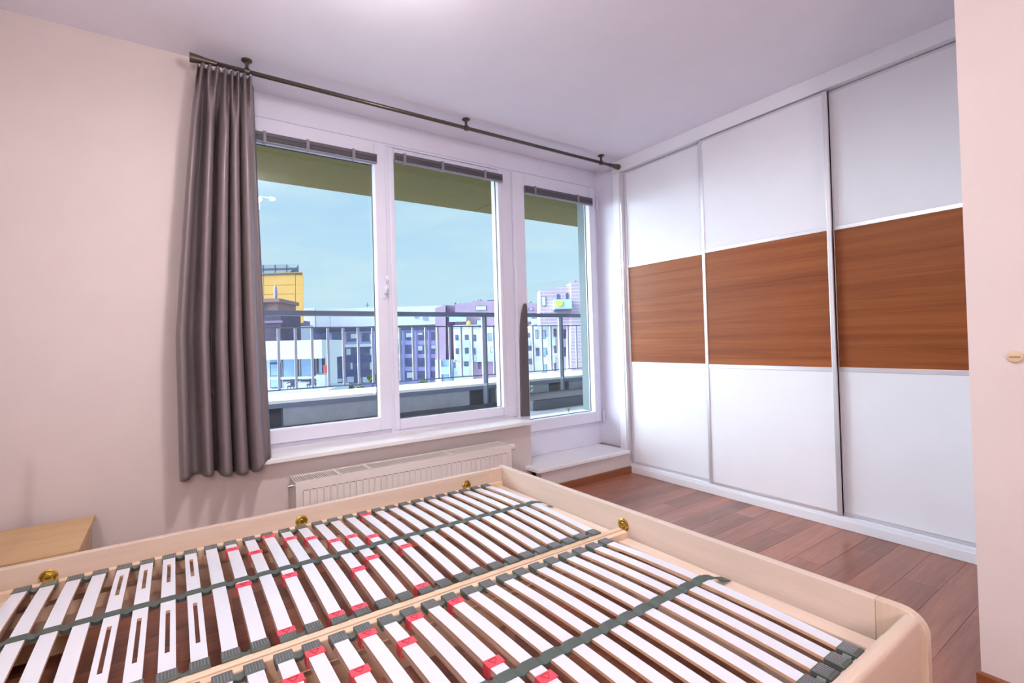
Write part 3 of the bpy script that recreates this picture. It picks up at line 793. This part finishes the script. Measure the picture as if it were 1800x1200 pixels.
def point(name, loc, power, col, rad_, parent):
    l = bpy.data.lights.new(name, 'POINT'); o = bpy.data.objects.new(name, l); COL.objects.link(o)
    l.energy = power; l.color = col; l.shadow_soft_size = rad_; o.parent = parent
    o.location = Vector(loc) - worigin(parent)
    return o
def ceiling_lamp(LX, LY, LZ, power, label):
    lamp = thing('ceiling_lamp', label, 'lamp', (LX, LY, HC))
    MB().lathe((LX, LY, HC), (0, 0, -1), [(0, 0.06), (0.018, 0.06), (0.024, 0.05), (0.026, 0.012), (0.12, 0.010)]).build('canopy', M['chrome'], lamp, smooth=False)
    for k in range(4):
        a = math.pi / 2 * k + 0.12
        def arm(r_, t, off):
            return (LX + r_ * math.cos(a + t), LY + r_ * math.sin(a + t), LZ + off)
        MB().tube([arm(0.01 + 0.19 * i / 8, 0.0, 0.01 * math.sin(math.pi * i / 8)) for i in range(9)], 0.005).build('arm', M['lamp_glow'], lamp, smooth=True)
        MB().tube([arm(0.18 + 0.035 * math.cos(math.pi * (i / 10 - 0.5)), -0.34 + 0.68 * i / 10, 0.03 * math.cos(math.pi * i / 10)) for i in range(11)], 0.006).build('arc', M['lamp_glow'], lamp, smooth=True)
    point('lamp_light', (LX, LY, LZ - 0.07), power * 0.5, (1.0, 0.92, 0.88), 0.09, lamp)
    ad = bpy.data.lights.new('lamp_downlight', 'AREA'); ao = bpy.data.objects.new('lamp_downlight', ad); COL.objects.link(ao)
    ad.shape = 'DISK'; ad.size = 0.22; ad.energy = power * 0.6; ad.color = (1.0, 0.92, 0.88)
    ao.parent = lamp; ao.location = (0, 0, LZ - 0.02 - HC)
ceiling_lamp(0.58, 1.42, 2.45, LAMP_POWER, 'ceiling lamp with curved glowing arms, mirrored in the left window pane')
FLX, FLY = -0.50, -1.45  # added lamp, never in view; lifts the ceiling and the room from behind
fl = thing('fill_lamp', 'unseen floor lamp added behind the camera to brighten the room', 'lamp', (FLX, FLY, 0))
MB().lathe((FLX, FLY, 0), (0, 0, 1), [(0, 0.15), (0.015, 0.15), (0.025, 0.13), (0.03, 0.015)]).build('base', M['chrome'], fl, smooth=False)
MB().cyl((FLX, FLY, 0.03), (FLX, FLY, 1.62), 0.011).build('pole', M['chrome'], fl)
MB().lathe((FLX, FLY, 1.62), (0, 0, 1), [(0, 0.03), (0.02, 0.05), (0.05, 0.07)]).build('shade', M['chrome'], fl, smooth=False)
MB().lathe((FLX, FLY, 1.67), (0, 0, 1), [(0, 0.02), (0.03, 0.035), (0.07, 0.03), (0.09, 0.01)]).build('bulb', M['lamp_glow'], fl, smooth=True)
point('fill_light', (FLX, FLY, 1.86), FILL_LAMP_POWER, (1.0, 0.92, 0.88), 0.09, fl)

# ================================================================== TERRACE
YP = 4.755
struct('terrace_floor', box(-3.0, 7.5, 3.09, YP + 0.1, 0.16, 0.33), M['terrace'])
osill = struct('trim_5', box(2.0, 3.20, 3.05, 3.20, 0.43, 0.462), M['white_sill'])
tag(osill, 'white outer sill of the balcony door')
ov = thing('trim_6', 'olive underside of the roof overhang above the terrace', None, (1.5, 4.0, 2.75), kind='structure')
for (a, b_) in ((-3.0, 3.195), (3.205, 7.5)):
    box(a, b_, 3.05, 4.985, 2.75, 3.05).build('soffit_board', M['soffit'], ov)
box(-3.0, 7.5, 3.06, 3.09, 2.55, 2.76).build('lintel', M['ext_wall'], ov)
struct('wall_outer_pier', box(3.205, 3.60, 3.035, 3.19, 0.16, 2.75), M['ext_dark'])
par = thing('parapet', 'low grey rendered terrace parapet with white coping', 'parapet', (2.0, YP + 0.25, 0.1))
pm = MB(); x = -3.0
rec = [(0.50, 0.86), (2.93, 3.30), (4.16, 4.52)]
segs = [-3.0] + [q for rr_ in rec for q in rr_] + [7.5]
pm.box(-3.0, 7.5, YP + 0.12, YP + 0.5, -0.5, 0.588)
for i in range(0, len(segs), 2): pm.box(segs[i], segs[i + 1], YP, YP + 0.12, -0.5, 0.588)
pm.build('wall', M['parapet'], par)
for (a, b_) in rec: box(a, b_, YP + 0.108, YP + 0.119, 0.33, 0.585).build('recess', M['parapet_dark'], par)
for (a, b_) in ((-3.0, 1.745), (1.755, 3.48), (3.49, 7.5)):
    box(a, b_, YP - 0.025, YP + 0.60, 0.588, 0.617).build('coping_stone', M['coping'], par, bevel=0.004)
box(-3.0, 7.5, YP - 0.02, YP, 0.545, 0.588).build('drip_edge', M['rail'], par)
box(-3.0, 7.5, YP - 0.03, YP, 0.33, 0.372).build('skirting', M['parapet_dark'], par)
rl = thing('balustrade', 'blue-grey steel railing standing on the terrace parapet', 'railing', (2.0, YP, 0.33))
YRL = 4.735
box(-3.0, 7.5, YRL - 0.025, YRL + 0.045, 1.412, 1.462).build('handrail', M['rail'], rl, bevel=0.006)
for z_ in (1.300, 0.712):
    box(-3.0, 7.5, YRL + 0.016, YRL + 0.030, z_ - 0.006, z_ + 0.006).build('cross_rail', M['rail'], rl)
posts = [0.68 - 2.46, 0.68 - 1.23, 0.68, 1.913, 3.147, 4.377, 5.61]
for px in posts:
    box(px - 0.028, px + 0.022, YRL - 0.004, YRL + 0.020, 0.372, 1.412).build('post', M['rail_light'], rl)
    box(px + 0.022, px + 0.032, YRL - 0.016, YRL + 0.034, 0.372, 1.412).build('post_fin', M['rail'], rl)
bal = None
for i, px in enumerate(posts[:-1]):
    for j in range(1, 8):
        xx = px + (posts[i + 1] - px) * j / 8
        if bal is None:
            bal = MB().box(-0.012, 0.012, -0.006, 0.006, -0.295, 0.295).build('baluster', M['rail_light'], rl, rel=False); o = bal
        else: o = copy_part(bal, rl, (0, 0, 0))
        o.location = Vector((xx, YRL + 0.022, 1.006)) - worigin(rl)
# planter trough with small plants at the right end
pt = thing('planter', 'dark soil-filled planter at the foot of the parapet', 'planter', (4.0, 4.5, 0.33))
box(3.35, 5.6, 4.10, 4.70, 0.33, 0.43).build('trough', M['parapet_dark'], pt, bevel=0.01)
box(3.37, 5.58, 4.12, 4.68, 0.425, 0.445).build('soil', M['soil'], pt)
def leafy(name, label, base, h_, r_, n, seed, mat, group=None):
    t = thing(name, label, 'plant', base, group=group)
    rg = random.Random(seed); st = MB(); lf = MB()
    for i in range(5):
        a = rg.uniform(0, 6.28); tip = Vector(base) + Vector((math.cos(a) * r_ * 0.6, math.sin(a) * r_ * 0.6, h_ * rg.uniform(0.6, 1)))
        st.tube([base, Vector(base) * 0.5 + tip * 0.5 + Vector((0, 0, h_ * 0.06)), tip], 0.0025, 5)
    for i in range(n):
        a = rg.uniform(0, 6.28); rr_ = r_ * math.sqrt(rg.random()); z_ = h_ * (0.25 + 0.75 * rg.random())
        c = Vector(base) + Vector((math.cos(a) * rr_, math.sin(a) * rr_, z_)); s_ = rg.uniform(0.010, 0.020) * (h_ / 0.16)
        d = Vector((rg.uniform(-1, 1), rg.uniform(-1, 1), rg.uniform(-0.2, 0.8))).normalized(); e = d.orthogonal().normalized()
        nn = d.cross(e) * 0.15 * s_
        lf.add([c - d * s_, c + e * s_ * 0.5 + nn, c + d * s_, c - e * s_ * 0.5 + nn, c - nn], [(0, 1, 4), (1, 2, 4), (2, 3, 4), (3, 0, 4)])
    st.build('stem', M['leaf'], t); tag(lf.build('foliage', mat, t), kind='stuff')
    return t
leafy('small_plant', 'leafy green plant in the planter nearest the door strip', (3.42, 4.55, 0.446), 0.17, 0.07, 90, 3, M['leaf'])
leafy('small_plant', 'pale sprig in the planter right of the leafy green plant', (3.66, 4.56, 0.446), 0.12, 0.08, 40, 5, M['b_balcony'])
leafy('small_plant', 'tiny green weed on the white outer sill', (2.98, 3.15, 0.462), 0.042, 0.024, 60, 8, M['leaf'])

# ================================================================== THE TOWN BEYOND
GZ = -14.0
FH = Vector((math.sin(0.5673), math.cos(0.5673), 0)); RH = Vector((math.cos(0.5673), -math.sin(0.5673), 0))
class Facade:
    """a frontal facade plane at distance d; local x to the right, y away from here, z up from the ground"""
    def __init__(s, name, label, cat, d, uc, group=None):
        s.d = d; p = s.world(uc, 600); s.s0 = (p - EYE).dot(RH)
        base = EYE + FH * d + RH * s.s0; base.z = GZ
        s.root = thing(name, label, cat, base, rz=-0.5673, group=group)
    def world(s, u, v, dy=0.0):
        r = ray(u, v); t = (s.d + dy) / r.dot(FH); return EYE + r * t
    def p(s, u, v, dy=0.0):
        q = s.world(u, v, dy); return ((q - EYE).dot(RH) - s.s0, q.z - GZ)
    def box(s, u0, v0, u1, v1, front, back, name, mat, parent=None, vbase=None, rel=0.0, bevel=0.0):
        x0, z1 = s.p(u0, v0, rel); x1, z0 = s.p(u1, v1, rel)
        if vbase is not None: z0 = vbase
        return s.place(MB().box(x0, x1, front, back, z0, z1), name, mat, parent)
    def poly(s, pts, front, back, name, mat, parent=None):
        return s.place(MB().prism([s.p(u, v) for u, v in pts], 1, front, back), name, mat, parent)
    def place(s, mb, name, mat, parent=None):
        return mb.build(name, mat, parent or s.root, rel=False)
    def window(s, u0, v0, u1, v1, glass='b_glass', blind=None):
        w = s.box(u0, v0, u1, v1, -0.06, 0.05, 'window', M[glass])
        if blind:
            s.box(u0 + (u1 - u0) * blind[0], v0 + (v1 - v0) * blind[1], u0 + (u1 - u0) * blind[2], v0 + (v1 - v0) * blind[3], -0.12, -0.061, 'blind', M['b_blind'], w)
        return w

gr = MB().box(-300, 400, 5.4, 600, GZ - 1, GZ).build('far_ground', M['ground']); tag(gr, kind='structure')

# --- office block
of = Facade('office_block', 'slate blue office block with a pale set-back top floor', 'building', 112, 660)
of.box(538, 577.5, 772, 700, 0, 16, 'wall', M['b_lilac'], vbase=0)
of.box(506, 541, 548, 577, 2.5, 15, 'top_floor', M['b_white'])
of.box(548, 541, 575, 577, 2.6, 15, 'top_floor', M['b_cream'])
of.box(575, 541, 800, 577, 2.5, 15, 'top_floor', M['b_white'])
for (a, b_, c, d_) in ((726, 553, 733, 558), (741, 553, 750, 561)):
    of.box(a, b_, c, d_, 2.3, 2.6, 'roof_window', M['b_glass_l'])
of.box(538, 576.5, 772, 578.5, -0.4, 0.3, 'cornice', M['b_metal'])
for u in (709, 731.5, 754.5):
    of.box(u - 1.6, 579, u + 2.2, 690, -0.35, 0.1, 'pier', M['b_lilac2'])
rowsR = [(583.5, 597.5), (606, 621.5), (629, 644), (652, 667.5)]
colsR = [(694, 707), (712, 728), (734.5, 751.5), (757.5, 770)]
bl = {(0, 0): (0, .1, .9, .85), (1, 0): (.12, .1, .9, .62), (2, 0): (0.02, .08, .5, .34), (2, 1): (.02, .1, .48, .62), (3, 1): (.05, .05, .9, .4), (1, 3): (.2, .15, .85, .75), (0, 3): (0, .5, .2, .9)}
for j, (v0, v1) in enumerate(rowsR):
    for i, (u0, u1) in enumerate(colsR):
        of.window(u0, v0, u1, v1, blind=bl.get((i, j)))
rowsL = [(585, 600), (611.5, 624), (636, 650), (661.5, 673)]
colsL = [(545, 577), (583, 604), (609, 631), (635.5, 656)]
bl2 = {(2, 0): (.35, .12, .95, .62), (3, 0): (.72, .1, .9, .95), (2, 1): (0, .1, .35, .95), (3, 1): (.72, .05, .9, .95), (2, 2): (.35, .1, .5, .9), (3, 2): (.72, .05, .9, .95), (2, 3): (.05, .05, .6, .9), (3, 3): (0.1, .1, .7, .9), (1, 3): (0.1, .35, .9, .8)}
of.box(584, 606, 657, 609, -0.5, 0.0, 'white_lintel', M['b_white'])
of.box(582.5, 606, 585, 660, -0.5, 0.0, 'white_jamb', M['b_white'])
of.box(585, 609, 657, 663, -0.03, 0.02, 'dark_cladding', M['b_dark'])
for j, (v0, v1) in enumerate(rowsL):
    for i, (u0, u1) in enumerate(colsL):
        of.window(u0, v0, u1, v1, blind=bl2.get((i, j)))
for (u0, u1) in ((664, 686),):
    for (v0, v1) in rowsR: of.window(u0, v0, u1, v1)
of.place(MB().cyl((of.p(639, 540)[0], 4, of.p(639, 541)[1]), (of.p(639, 540)[0], 4, of.p(639, 529)[1]), 0.08), 'antenna', M['b_metal'])
of.box(636, 533.5, 642, 534.5, 3.9, 4.1, 'antenna_bar', M['b_metal'])

# --- yellow building
ye = Facade('yellow_building', 'yellow panelled building with a fenced roof', 'building', 96, 490)
yx0, yz1 = ye.p(372, 482); yx1, yz0 = ye.p(533.5, 568)
ye.place(MB().prism([(yx0, 0.12), (yx1, 0.12), (yx1 - 5.8, 14), (yx0, 14)], 2, yz0, yz1), 'wall', M['b_yellow_d'])
cu = [372, 418, 463.5, 519.5, 533.5]; cvv = [482.5, 501, 517, 540, 567]
for i in range(4):
    for j in range(4):
        ye.box(cu[i] + 0.25, cvv[j] + 0.25, cu[i + 1] - 0.25, cvv[j + 1] - 0.25, 0.0, 0.12, 'panel', M['b_yellow'])
yz1 = ye.p(500, 480.5)[1]; yz0 = ye.p(500, 482.5)[1]
ye.place(MB().prism([(yx0, -0.2), (yx1, -0.2), (yx1 - 5.8, 14), (yx0, 14)], 2, yz0, yz1), 'roof_edge', M['b_metal'])
ye.box(445, 508, 461, 525, -0.05, 0.02, 'window', M['b_glass_l'])
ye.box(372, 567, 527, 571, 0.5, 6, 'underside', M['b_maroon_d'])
ye.box(372, 571, 512, 700, 3, 14, 'lower_storey', M['b_cream'], vbase=0)
for v in (575, 581): ye.box(494, v, 505, v + 2.2, 2.9, 3.05, 'window', M['b_glass_l'])
for u in (441, 461.5, 482.5, 503.0, 523.0):
    ye.box(u - 0.9, 465, u + 0.9, 481, 0.2, 0.4, 'fence_post', M['b_metal'])
ye.box(420, 472.6, 523, 473.4, 0.25, 0.35, 'fence_rail', M['b_metal'])
lat = MB()
x0, z1 = ye.p(421, 466); x1, z0 = ye.p(523, 481)
n = 46
for i in range(-6, n):
    for sg in (1, -1):
        xa = x0 + (x1 - x0) * i / n; hgt = z1 - z0; xb = xa + hgt
        if sg < 0: pa, pb = (xa, z1), (xb, z0)
        else: pa, pb = (xa, z0), (xb, z1)
        if pa[0] < x0 or pb[0] > x1: continue
        lat.tube([(pa[0], 0.3, pa[1]), (pb[0], 0.3, pb[1])], 0.018, 4)
tag(ye.place(lat, 'fence_lattice', M['b_metal']), kind='stuff')
ye.poly([(505, 480.5), (523, 480.5), (523, 467), (516, 471)], 0.32, 0.5, 'wind_screen', M['b_metal'])

# --- dark stair tower with a folded parasol on its terrace
tw = Facade('brick_tower', 'dark brown clad tower with a red brick terrace ledge', 'building', 52, 470)
tw.box(405, 553, 496.5, 700, 0, 6, 'wall', M['b_brown'], vbase=0)
tw.box(405, 530.5, 487, 553, 0.3, 5.5, 'parapet', M['b_red'])
tw.box(405, 526.5, 491.5, 530.5, -0.1, 5.8, 'ledge', M['b_red'])
tw.box(405, 531, 463, 541, 0.05, 0.28, 'blue_panel', M['b_glass_l'])
tw.box(405, 565.5, 497, 567, -0.1, 0.1, 'band', M['b_maroon_d'])
pz = tw.p(478, 527); ptop = tw.p(477.5, 497.5)
pbase = EYE + FH * 53 + RH * (tw.s0 + pz[0]); pbase.z = pz[1] + GZ
pa = thing('folded_parasol', 'folded lilac parasol standing on the brick tower terrace', 'parasol', pbase)
hh = ptop[1] - pz[1]
MB().lathe((0, 0, hh * 0.12), (0, 0, 1), [(0, 0.14), (hh * 0.15, 0.19), (hh * 0.45, 0.20), (hh * 0.7, 0.14), (hh * 0.86, 0.03)], n=14).build('canopy', M['lilac_cloth'], pa, rel=False)
MB().cyl((0, 0, 0), (0, 0, hh), 0.03).build('pole', M['b_metal'], pa, rel=False)
MB().lathe((0, 0, 0), (0, 0, 1), [(0, 0.25), (0.06, 0.25), (0.08, 0.06), (0.14, 0.05)]).build('foot', M['b_white'], pa, rel=False)

# --- white penthouse with its terrace
ph_ = Facade('white_penthouse', 'white penthouse with a broad fascia and tall glass doors', 'building', 36, 515)
ph_.box(440, 600.5, 573, 629, -0.9, 5, 'fascia', M['b_white'])
ph_.box(440, 629, 560, 690, 0.15, 5, 'wall', M['b_white'], vbase=ph_.p(500, 700)[1] - 3)
ph_.box(452, 630, 466.5, 667, 0.05, 0.16, 'window', M['b_glass'])
dr = ph_.box(474, 637, 494, 682, 0.02, 0.16, 'door', M['b_metal']); ph_.box(476, 640, 492.5, 659.5, -0.01, 0.02, 'pane', M['b_glass_l'], dr); ph_.box(476, 661, 492.5, 680, -0.01, 0.02, 'pane', M['b_glass_l'], dr)
ph_.box(474, 630, 494, 636, 0.02, 0.16, 'window', M['b_glass_l'])
for (a, b_) in ((495.5, 524.5), (527, 554)):
    w = ph_.box(a, 628, b_, 670, 0.06, 0.16, 'window', M['b_brown']); ph_.box(a + 2, 629.5, b_ - 1.5, 666.5, 0.02, 0.06, 'pane', M['b_glass_l'], w)
w = ph_.box(555.5, 626.5, 571, 656, 0.06, 0.16, 'window', M['b_brown']); ph_.box(560, 627, 566, 655, 0.02, 0.06, 'pane', M['b_glass_l'], w)
ph_.box(554.5, 659, 573, 680, 0.0, 1.0, 'low_wall', M['b_white'])
ph_.box(440, 684, 592, 700, -2.0, 3.5, 'terrace_slab', M['b_cream'])
ph_.box(462, 661.2, 575, 661.9, -1.6, -1.55, 'rail', M['b_cream'])
def lounge_chair(u, v, label):
    f = Facade('lounge_chair', label, 'chair', 35.2, u, group='chairs on the penthouse terrace')
    s_ = lambda a, b_, c, d_, fr_, bk, nm: f.box(u + a, v + b_, u + c, v + d_, fr_, bk, nm, M['b_metal'])
    s_(-6, -14, 5, 0, 0.25, 0.32, 'backrest'); s_(-6, -1, 6, 1.5, -0.35, 0.3, 'seat')
    for (a, fr_) in ((-6, -0.32), (4.8, -0.32), (-6, 0.2), (4.8, 0.2)): s_(a, 1.5, a + 1.2, 9, fr_, fr_ + 0.05, 'leg')
    s_(-7.2, -6, -6, -4.8, -0.35, 0.3, 'armrest'); s_(5, -6, 6.2, -4.8, -0.35, 0.3, 'armrest')
lounge_chair(514, 678, 'dark lounge chair before the left glass wall of the penthouse')
lounge_chair(548, 675, 'dark lounge chair before the right glass wall of the penthouse')
rb = Facade('waste_bin', 'red bin at the right corner of the penthouse terrace', 'bin', 34.6, 571)
rb.box(568, 645, 575, 656, 0, 0.35, 'body', M['redbox']); rb.box(567.6, 642, 575.4, 645, -0.02, 0.37, 'lid', M['redbox'])
rb.box(571, 656, 572.2, 690, 0.1, 0.15, 'stand', M['rail_light'])

# --- mauve brick block with white lower storeys
ma = Facade('mauve_apartment_block', 'mauve brick apartment block with white balcony bays', 'building', 104, 840)
ma.poly([(765, 700), (765, 541.5), (783, 535), (784, 700)], 0, 6, 'left_wing', M['b_maroon'])
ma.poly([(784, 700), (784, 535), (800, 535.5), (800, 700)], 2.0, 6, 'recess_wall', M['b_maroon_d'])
ma.poly([(800, 700), (800, 534.5), (812, 533), (843, 528.2), (872, 528.2), (884, 530), (912, 531), (952, 533), (952, 700)], 0.2, 6, 'main_wall', M['b_maroon'])
ma.box(797, 577, 952, 632, -0.6, 0.3, 'white_storeys', M['b_white'])
ma.box(797, 632, 832, 668, -0.6, 0.3, 'white_base', M['b_white'])
ma.box(765, 632, 777, 690, -0.4, 0.3, 'white_base', M['b_white'])
ma.box(777, 632, 797, 690, -0.1, 0.3, 'entry_wall', M['b_glass_l'])
def balcony(f, u0, v0, u1, v1, dep=1.4, base=-0.6):
    b0 = f.box(u0, v1 - 1.2, u1, v1, base - dep, base, 'balcony', M['b_cream'])
    f.box(u0, v0, u1, v1 - 1.2, base - dep, base - dep + 0.06, 'glass_panel', M['b_balcony'], b0)
    x0, z1 = f.p(u0, v0); x1, z0 = f.p(u1, v1 - 1.2)
    for xx in (x0, x1 - 0.06):
        f.place(MB().box(xx, xx + 0.06, base - dep + 0.06, base, z0, z1), 'glass_panel', M['b_balcony'], b0)
for q in ((803, 598, 825, 610), (804, 622.5, 825, 634), (804, 644, 825, 657), (777, 644, 794, 656)): balcony(ma, *q)
balcony(ma, 838, 620, 878, 634); balcony(ma, 790, 552, 820, 565, base=0.2); balcony(ma, 797, 571.5, 842, 577.5, base=0.2, dep=1.0); balcony(ma, 906, 556, 934, 565, base=0.2)
def wins(f, lst, fr_):
    for (a, b_, c, d_, g_) in lst:
        w_ = f.box(a, b_, c, d_, fr_ - 0.12, fr_ + 0.05, 'window', M['b_metal'])
        f.box(a + 0.7, b_ + 0.7, c - 0.7, d_ - 0.7, fr_ - 0.16, fr_ - 0.12, 'pane', M[g_], w_)
wins(ma, [(800.5, 588.5, 806, 598, 'b_glass'), (801, 612, 806.5, 621.5, 'b_glass'), (817, 588, 824, 598, 'b_glass'), (817.5, 611, 824, 621, 'b_glass'),
          (829, 588, 837, 599.5, 'b_glass'), (829, 611.5, 836, 623, 'b_glass'), (857, 586, 867, 598.5, 'b_glass_l'), (862, 609.5, 868, 619, 'b_cream'),
          (816, 635, 824, 643, 'b_glass'), (797.5, 636, 801, 646, 'b_glass')], -0.6)
wins(ma, [(836, 537.5, 855, 545, 'b_blind'), (837.5, 562, 853, 572, 'b_blind'), (840.5, 636, 845, 648.5, 'b_glass'), (830, 636, 834, 648, 'b_glass'), (931, 541, 937, 545, 'b_blind'), (924, 541, 928.5, 545, 'b_blind')], 0.2)
for (u, v0, w_) in ((799.5, 530, 1.4), (808.5, 531, 1.0), (832, 526.5, 0.8), (841, 524.5, 0.9), (845, 524, 0.9), (848, 524.5, 0.8), (936, 528, 1.2)):
    ma.box(u - w_, v0, u + w_, 535, 3, 3.4, 'chimney_pipe', M['b_metal'])
ma.box(857, 525, 872, 529, 3, 6, 'roof_hatch', M['b_metal'])
op = Facade('orange_parasol', 'round orange parasol on a balcony of the mauve block', 'parasol', 102.4, 825)
op.place(MB().lathe((0, 0, op.p(825, 571)[1]), (0, 0, 1), [(0, 0.50), (0.25, 0.55), (0.6, 0.45), (0.95, 0.08)], n=16), 'canopy', M['orange'])
op.place(MB().cyl((0, 0, op.p(825, 577)[1]), (0, 0, op.p(825, 571)[1]), 0.04), 'pole', M['b_metal'])

# --- white balcony block and the striped brick block at the right
wb = Facade('white_balcony_block', 'white apartment block with pale blue glass balconies', 'building', 84, 960)
wb.box(918, 577, 1003.5, 700, 0, 12, 'wall', M['b_white'], vbase=0)
wb.poly([(935, 561), (935, 570), (1003.5, 566), (1003.5, 553)], -1.5, 0.5, 'roof_terrace_front', M['b_balcony'])
wb.poly([(935, 570), (935, 577.5), (1003.5, 577.5), (1003.5, 566)], -0.2, 8, 'roof_terrace_base', M['b_white'])
for q in ((960, 592, 974, 607), (960, 623.5, 974, 637), (918, 597, 931, 606), (918, 619.5, 931, 628), (918, 640, 931, 649)): balcony(wb, *q, dep=1.2, base=0.0)
wins(wb, [(926, 608, 934.5, 616, 'b_glass'), (927, 630.5, 935.5, 640, 'b_glass'), (925, 585, 931, 593, 'b_glass'), (941, 580, 946, 595, 'b_glass_l'), (942, 611, 948, 625, 'b_glass'),
          (951, 580.5, 959, 595, 'b_glass_l'), (952, 611, 961, 626, 'b_glass_l'), (952, 640.5, 961, 654, 'b_glass_l'), (973, 578, 978, 592, 'b_glass'), (974, 607, 978, 620, 'b_glass'), (974, 637, 978, 652, 'b_glass'),
          (990, 579, 996.5, 595, 'b_glass'), (991, 610, 997.5, 626, 'b_glass')], 0.0)
sb_ = Facade('striped_brick_block', 'striped pink brick block with a yellow-draped balcony', 'building', 78, 990)
sb_.poly([(1003.5, 700), (1003.5, 496.5), (1045, 488.5), (1045, 700)], 0.0, 4, 'tower_wall', M['b_stripe'])
sb_.poly([(950, 572), (950, 510), (1003.5, 501), (1003.5, 572)], 0.4, 4, 'upper_wall', M['b_stripe'])
wins(sb_, [(952.5, 520.5, 960, 537, 'b_cream'), (979.5, 516.5, 984, 528, 'b_glass'), (995.5, 514.5, 1000, 526, 'b_glass')], 0.4)
balcony(sb_, 973, 527, 1003.5, 544, dep=1.3, base=0.4)
sb_.box(973, 544, 1003.5, 546, -0.9, 0.4, 'balcony_slab', M['b_metal'])
sb_.box(1015, 490.5, 1018, 496, 2, 2.4, 'chimney_pipe', M['b_metal'])
yc_ = Facade('yellow_cloth', 'yellow cloth hung over the glass balcony of the striped block', 'cloth', 77.0, 984)
yc_.poly([(976.5, 531), (983, 528.5), (989.5, 529.5), (989, 536), (984, 539), (978, 537)], -0.03, 0.03, 'cloth_sheet', M['yellow_c'])

# --- trees and a street lamp in front of the office block
def tree(u, v, rpx, d, label, seed):
    f = Facade('street_tree', label, 'tree', d, u, group='street trees before the office block')
    c = f.p(u, v); r_ = rpx * d / FPX; rg = random.Random(seed)
    f.place(MB().cyl((c[0], 0, 0), (c[0], 0, c[1]), 0.22, 0.1, 8), 'trunk', M['b_brown'])
    lf = MB()
    for i in range(700):
        while True:
            q = Vector((rg.uniform(-1, 1), rg.uniform(-1, 1), rg.uniform(-1, 1)))
            if 0.3 < q.length < 1: break
        p_ = Vector((c[0] + q.x * r_, q.y * r_, c[1] + q.z * r_ * 0.9)); s_ = rg.uniform(0.14, 0.30)
        d_ = Vector((rg.uniform(-1, 1), rg.uniform(-1, 1), rg.uniform(-1, 1))).normalized(); e = d_.orthogonal().normalized()
        lf.add([p_ - d_ * s_, p_ + e * s_ * 0.6, p_ + d_ * s_, p_ - e * s_ * 0.6], [(0, 1, 2, 3)])
    tag(f.place(lf, 'foliage', M['leaf']), kind='stuff')
tree(745, 677, 10, 96, 'street tree before the right end of the office block', 1)
tree(655, 664, 9, 98, 'tall street tree before the middle of the office block', 2)
tree(612, 683, 10, 97, 'low street tree beside the penthouse terrace', 3)
tree(632, 684, 9, 95, 'low street tree under the street lamp', 4)
sl = Facade('street_lamp', 'thin grey street lamp before the office block', 'street lamp', 90, 630)
sl.box(629.4, 641, 630.4, 700, 0, 0.12, 'pole', M['rail_light'], vbase=0)
sl.box(627, 640.2, 632, 641.2, 0, 0.15, 'lamp_head', M['b_white'])
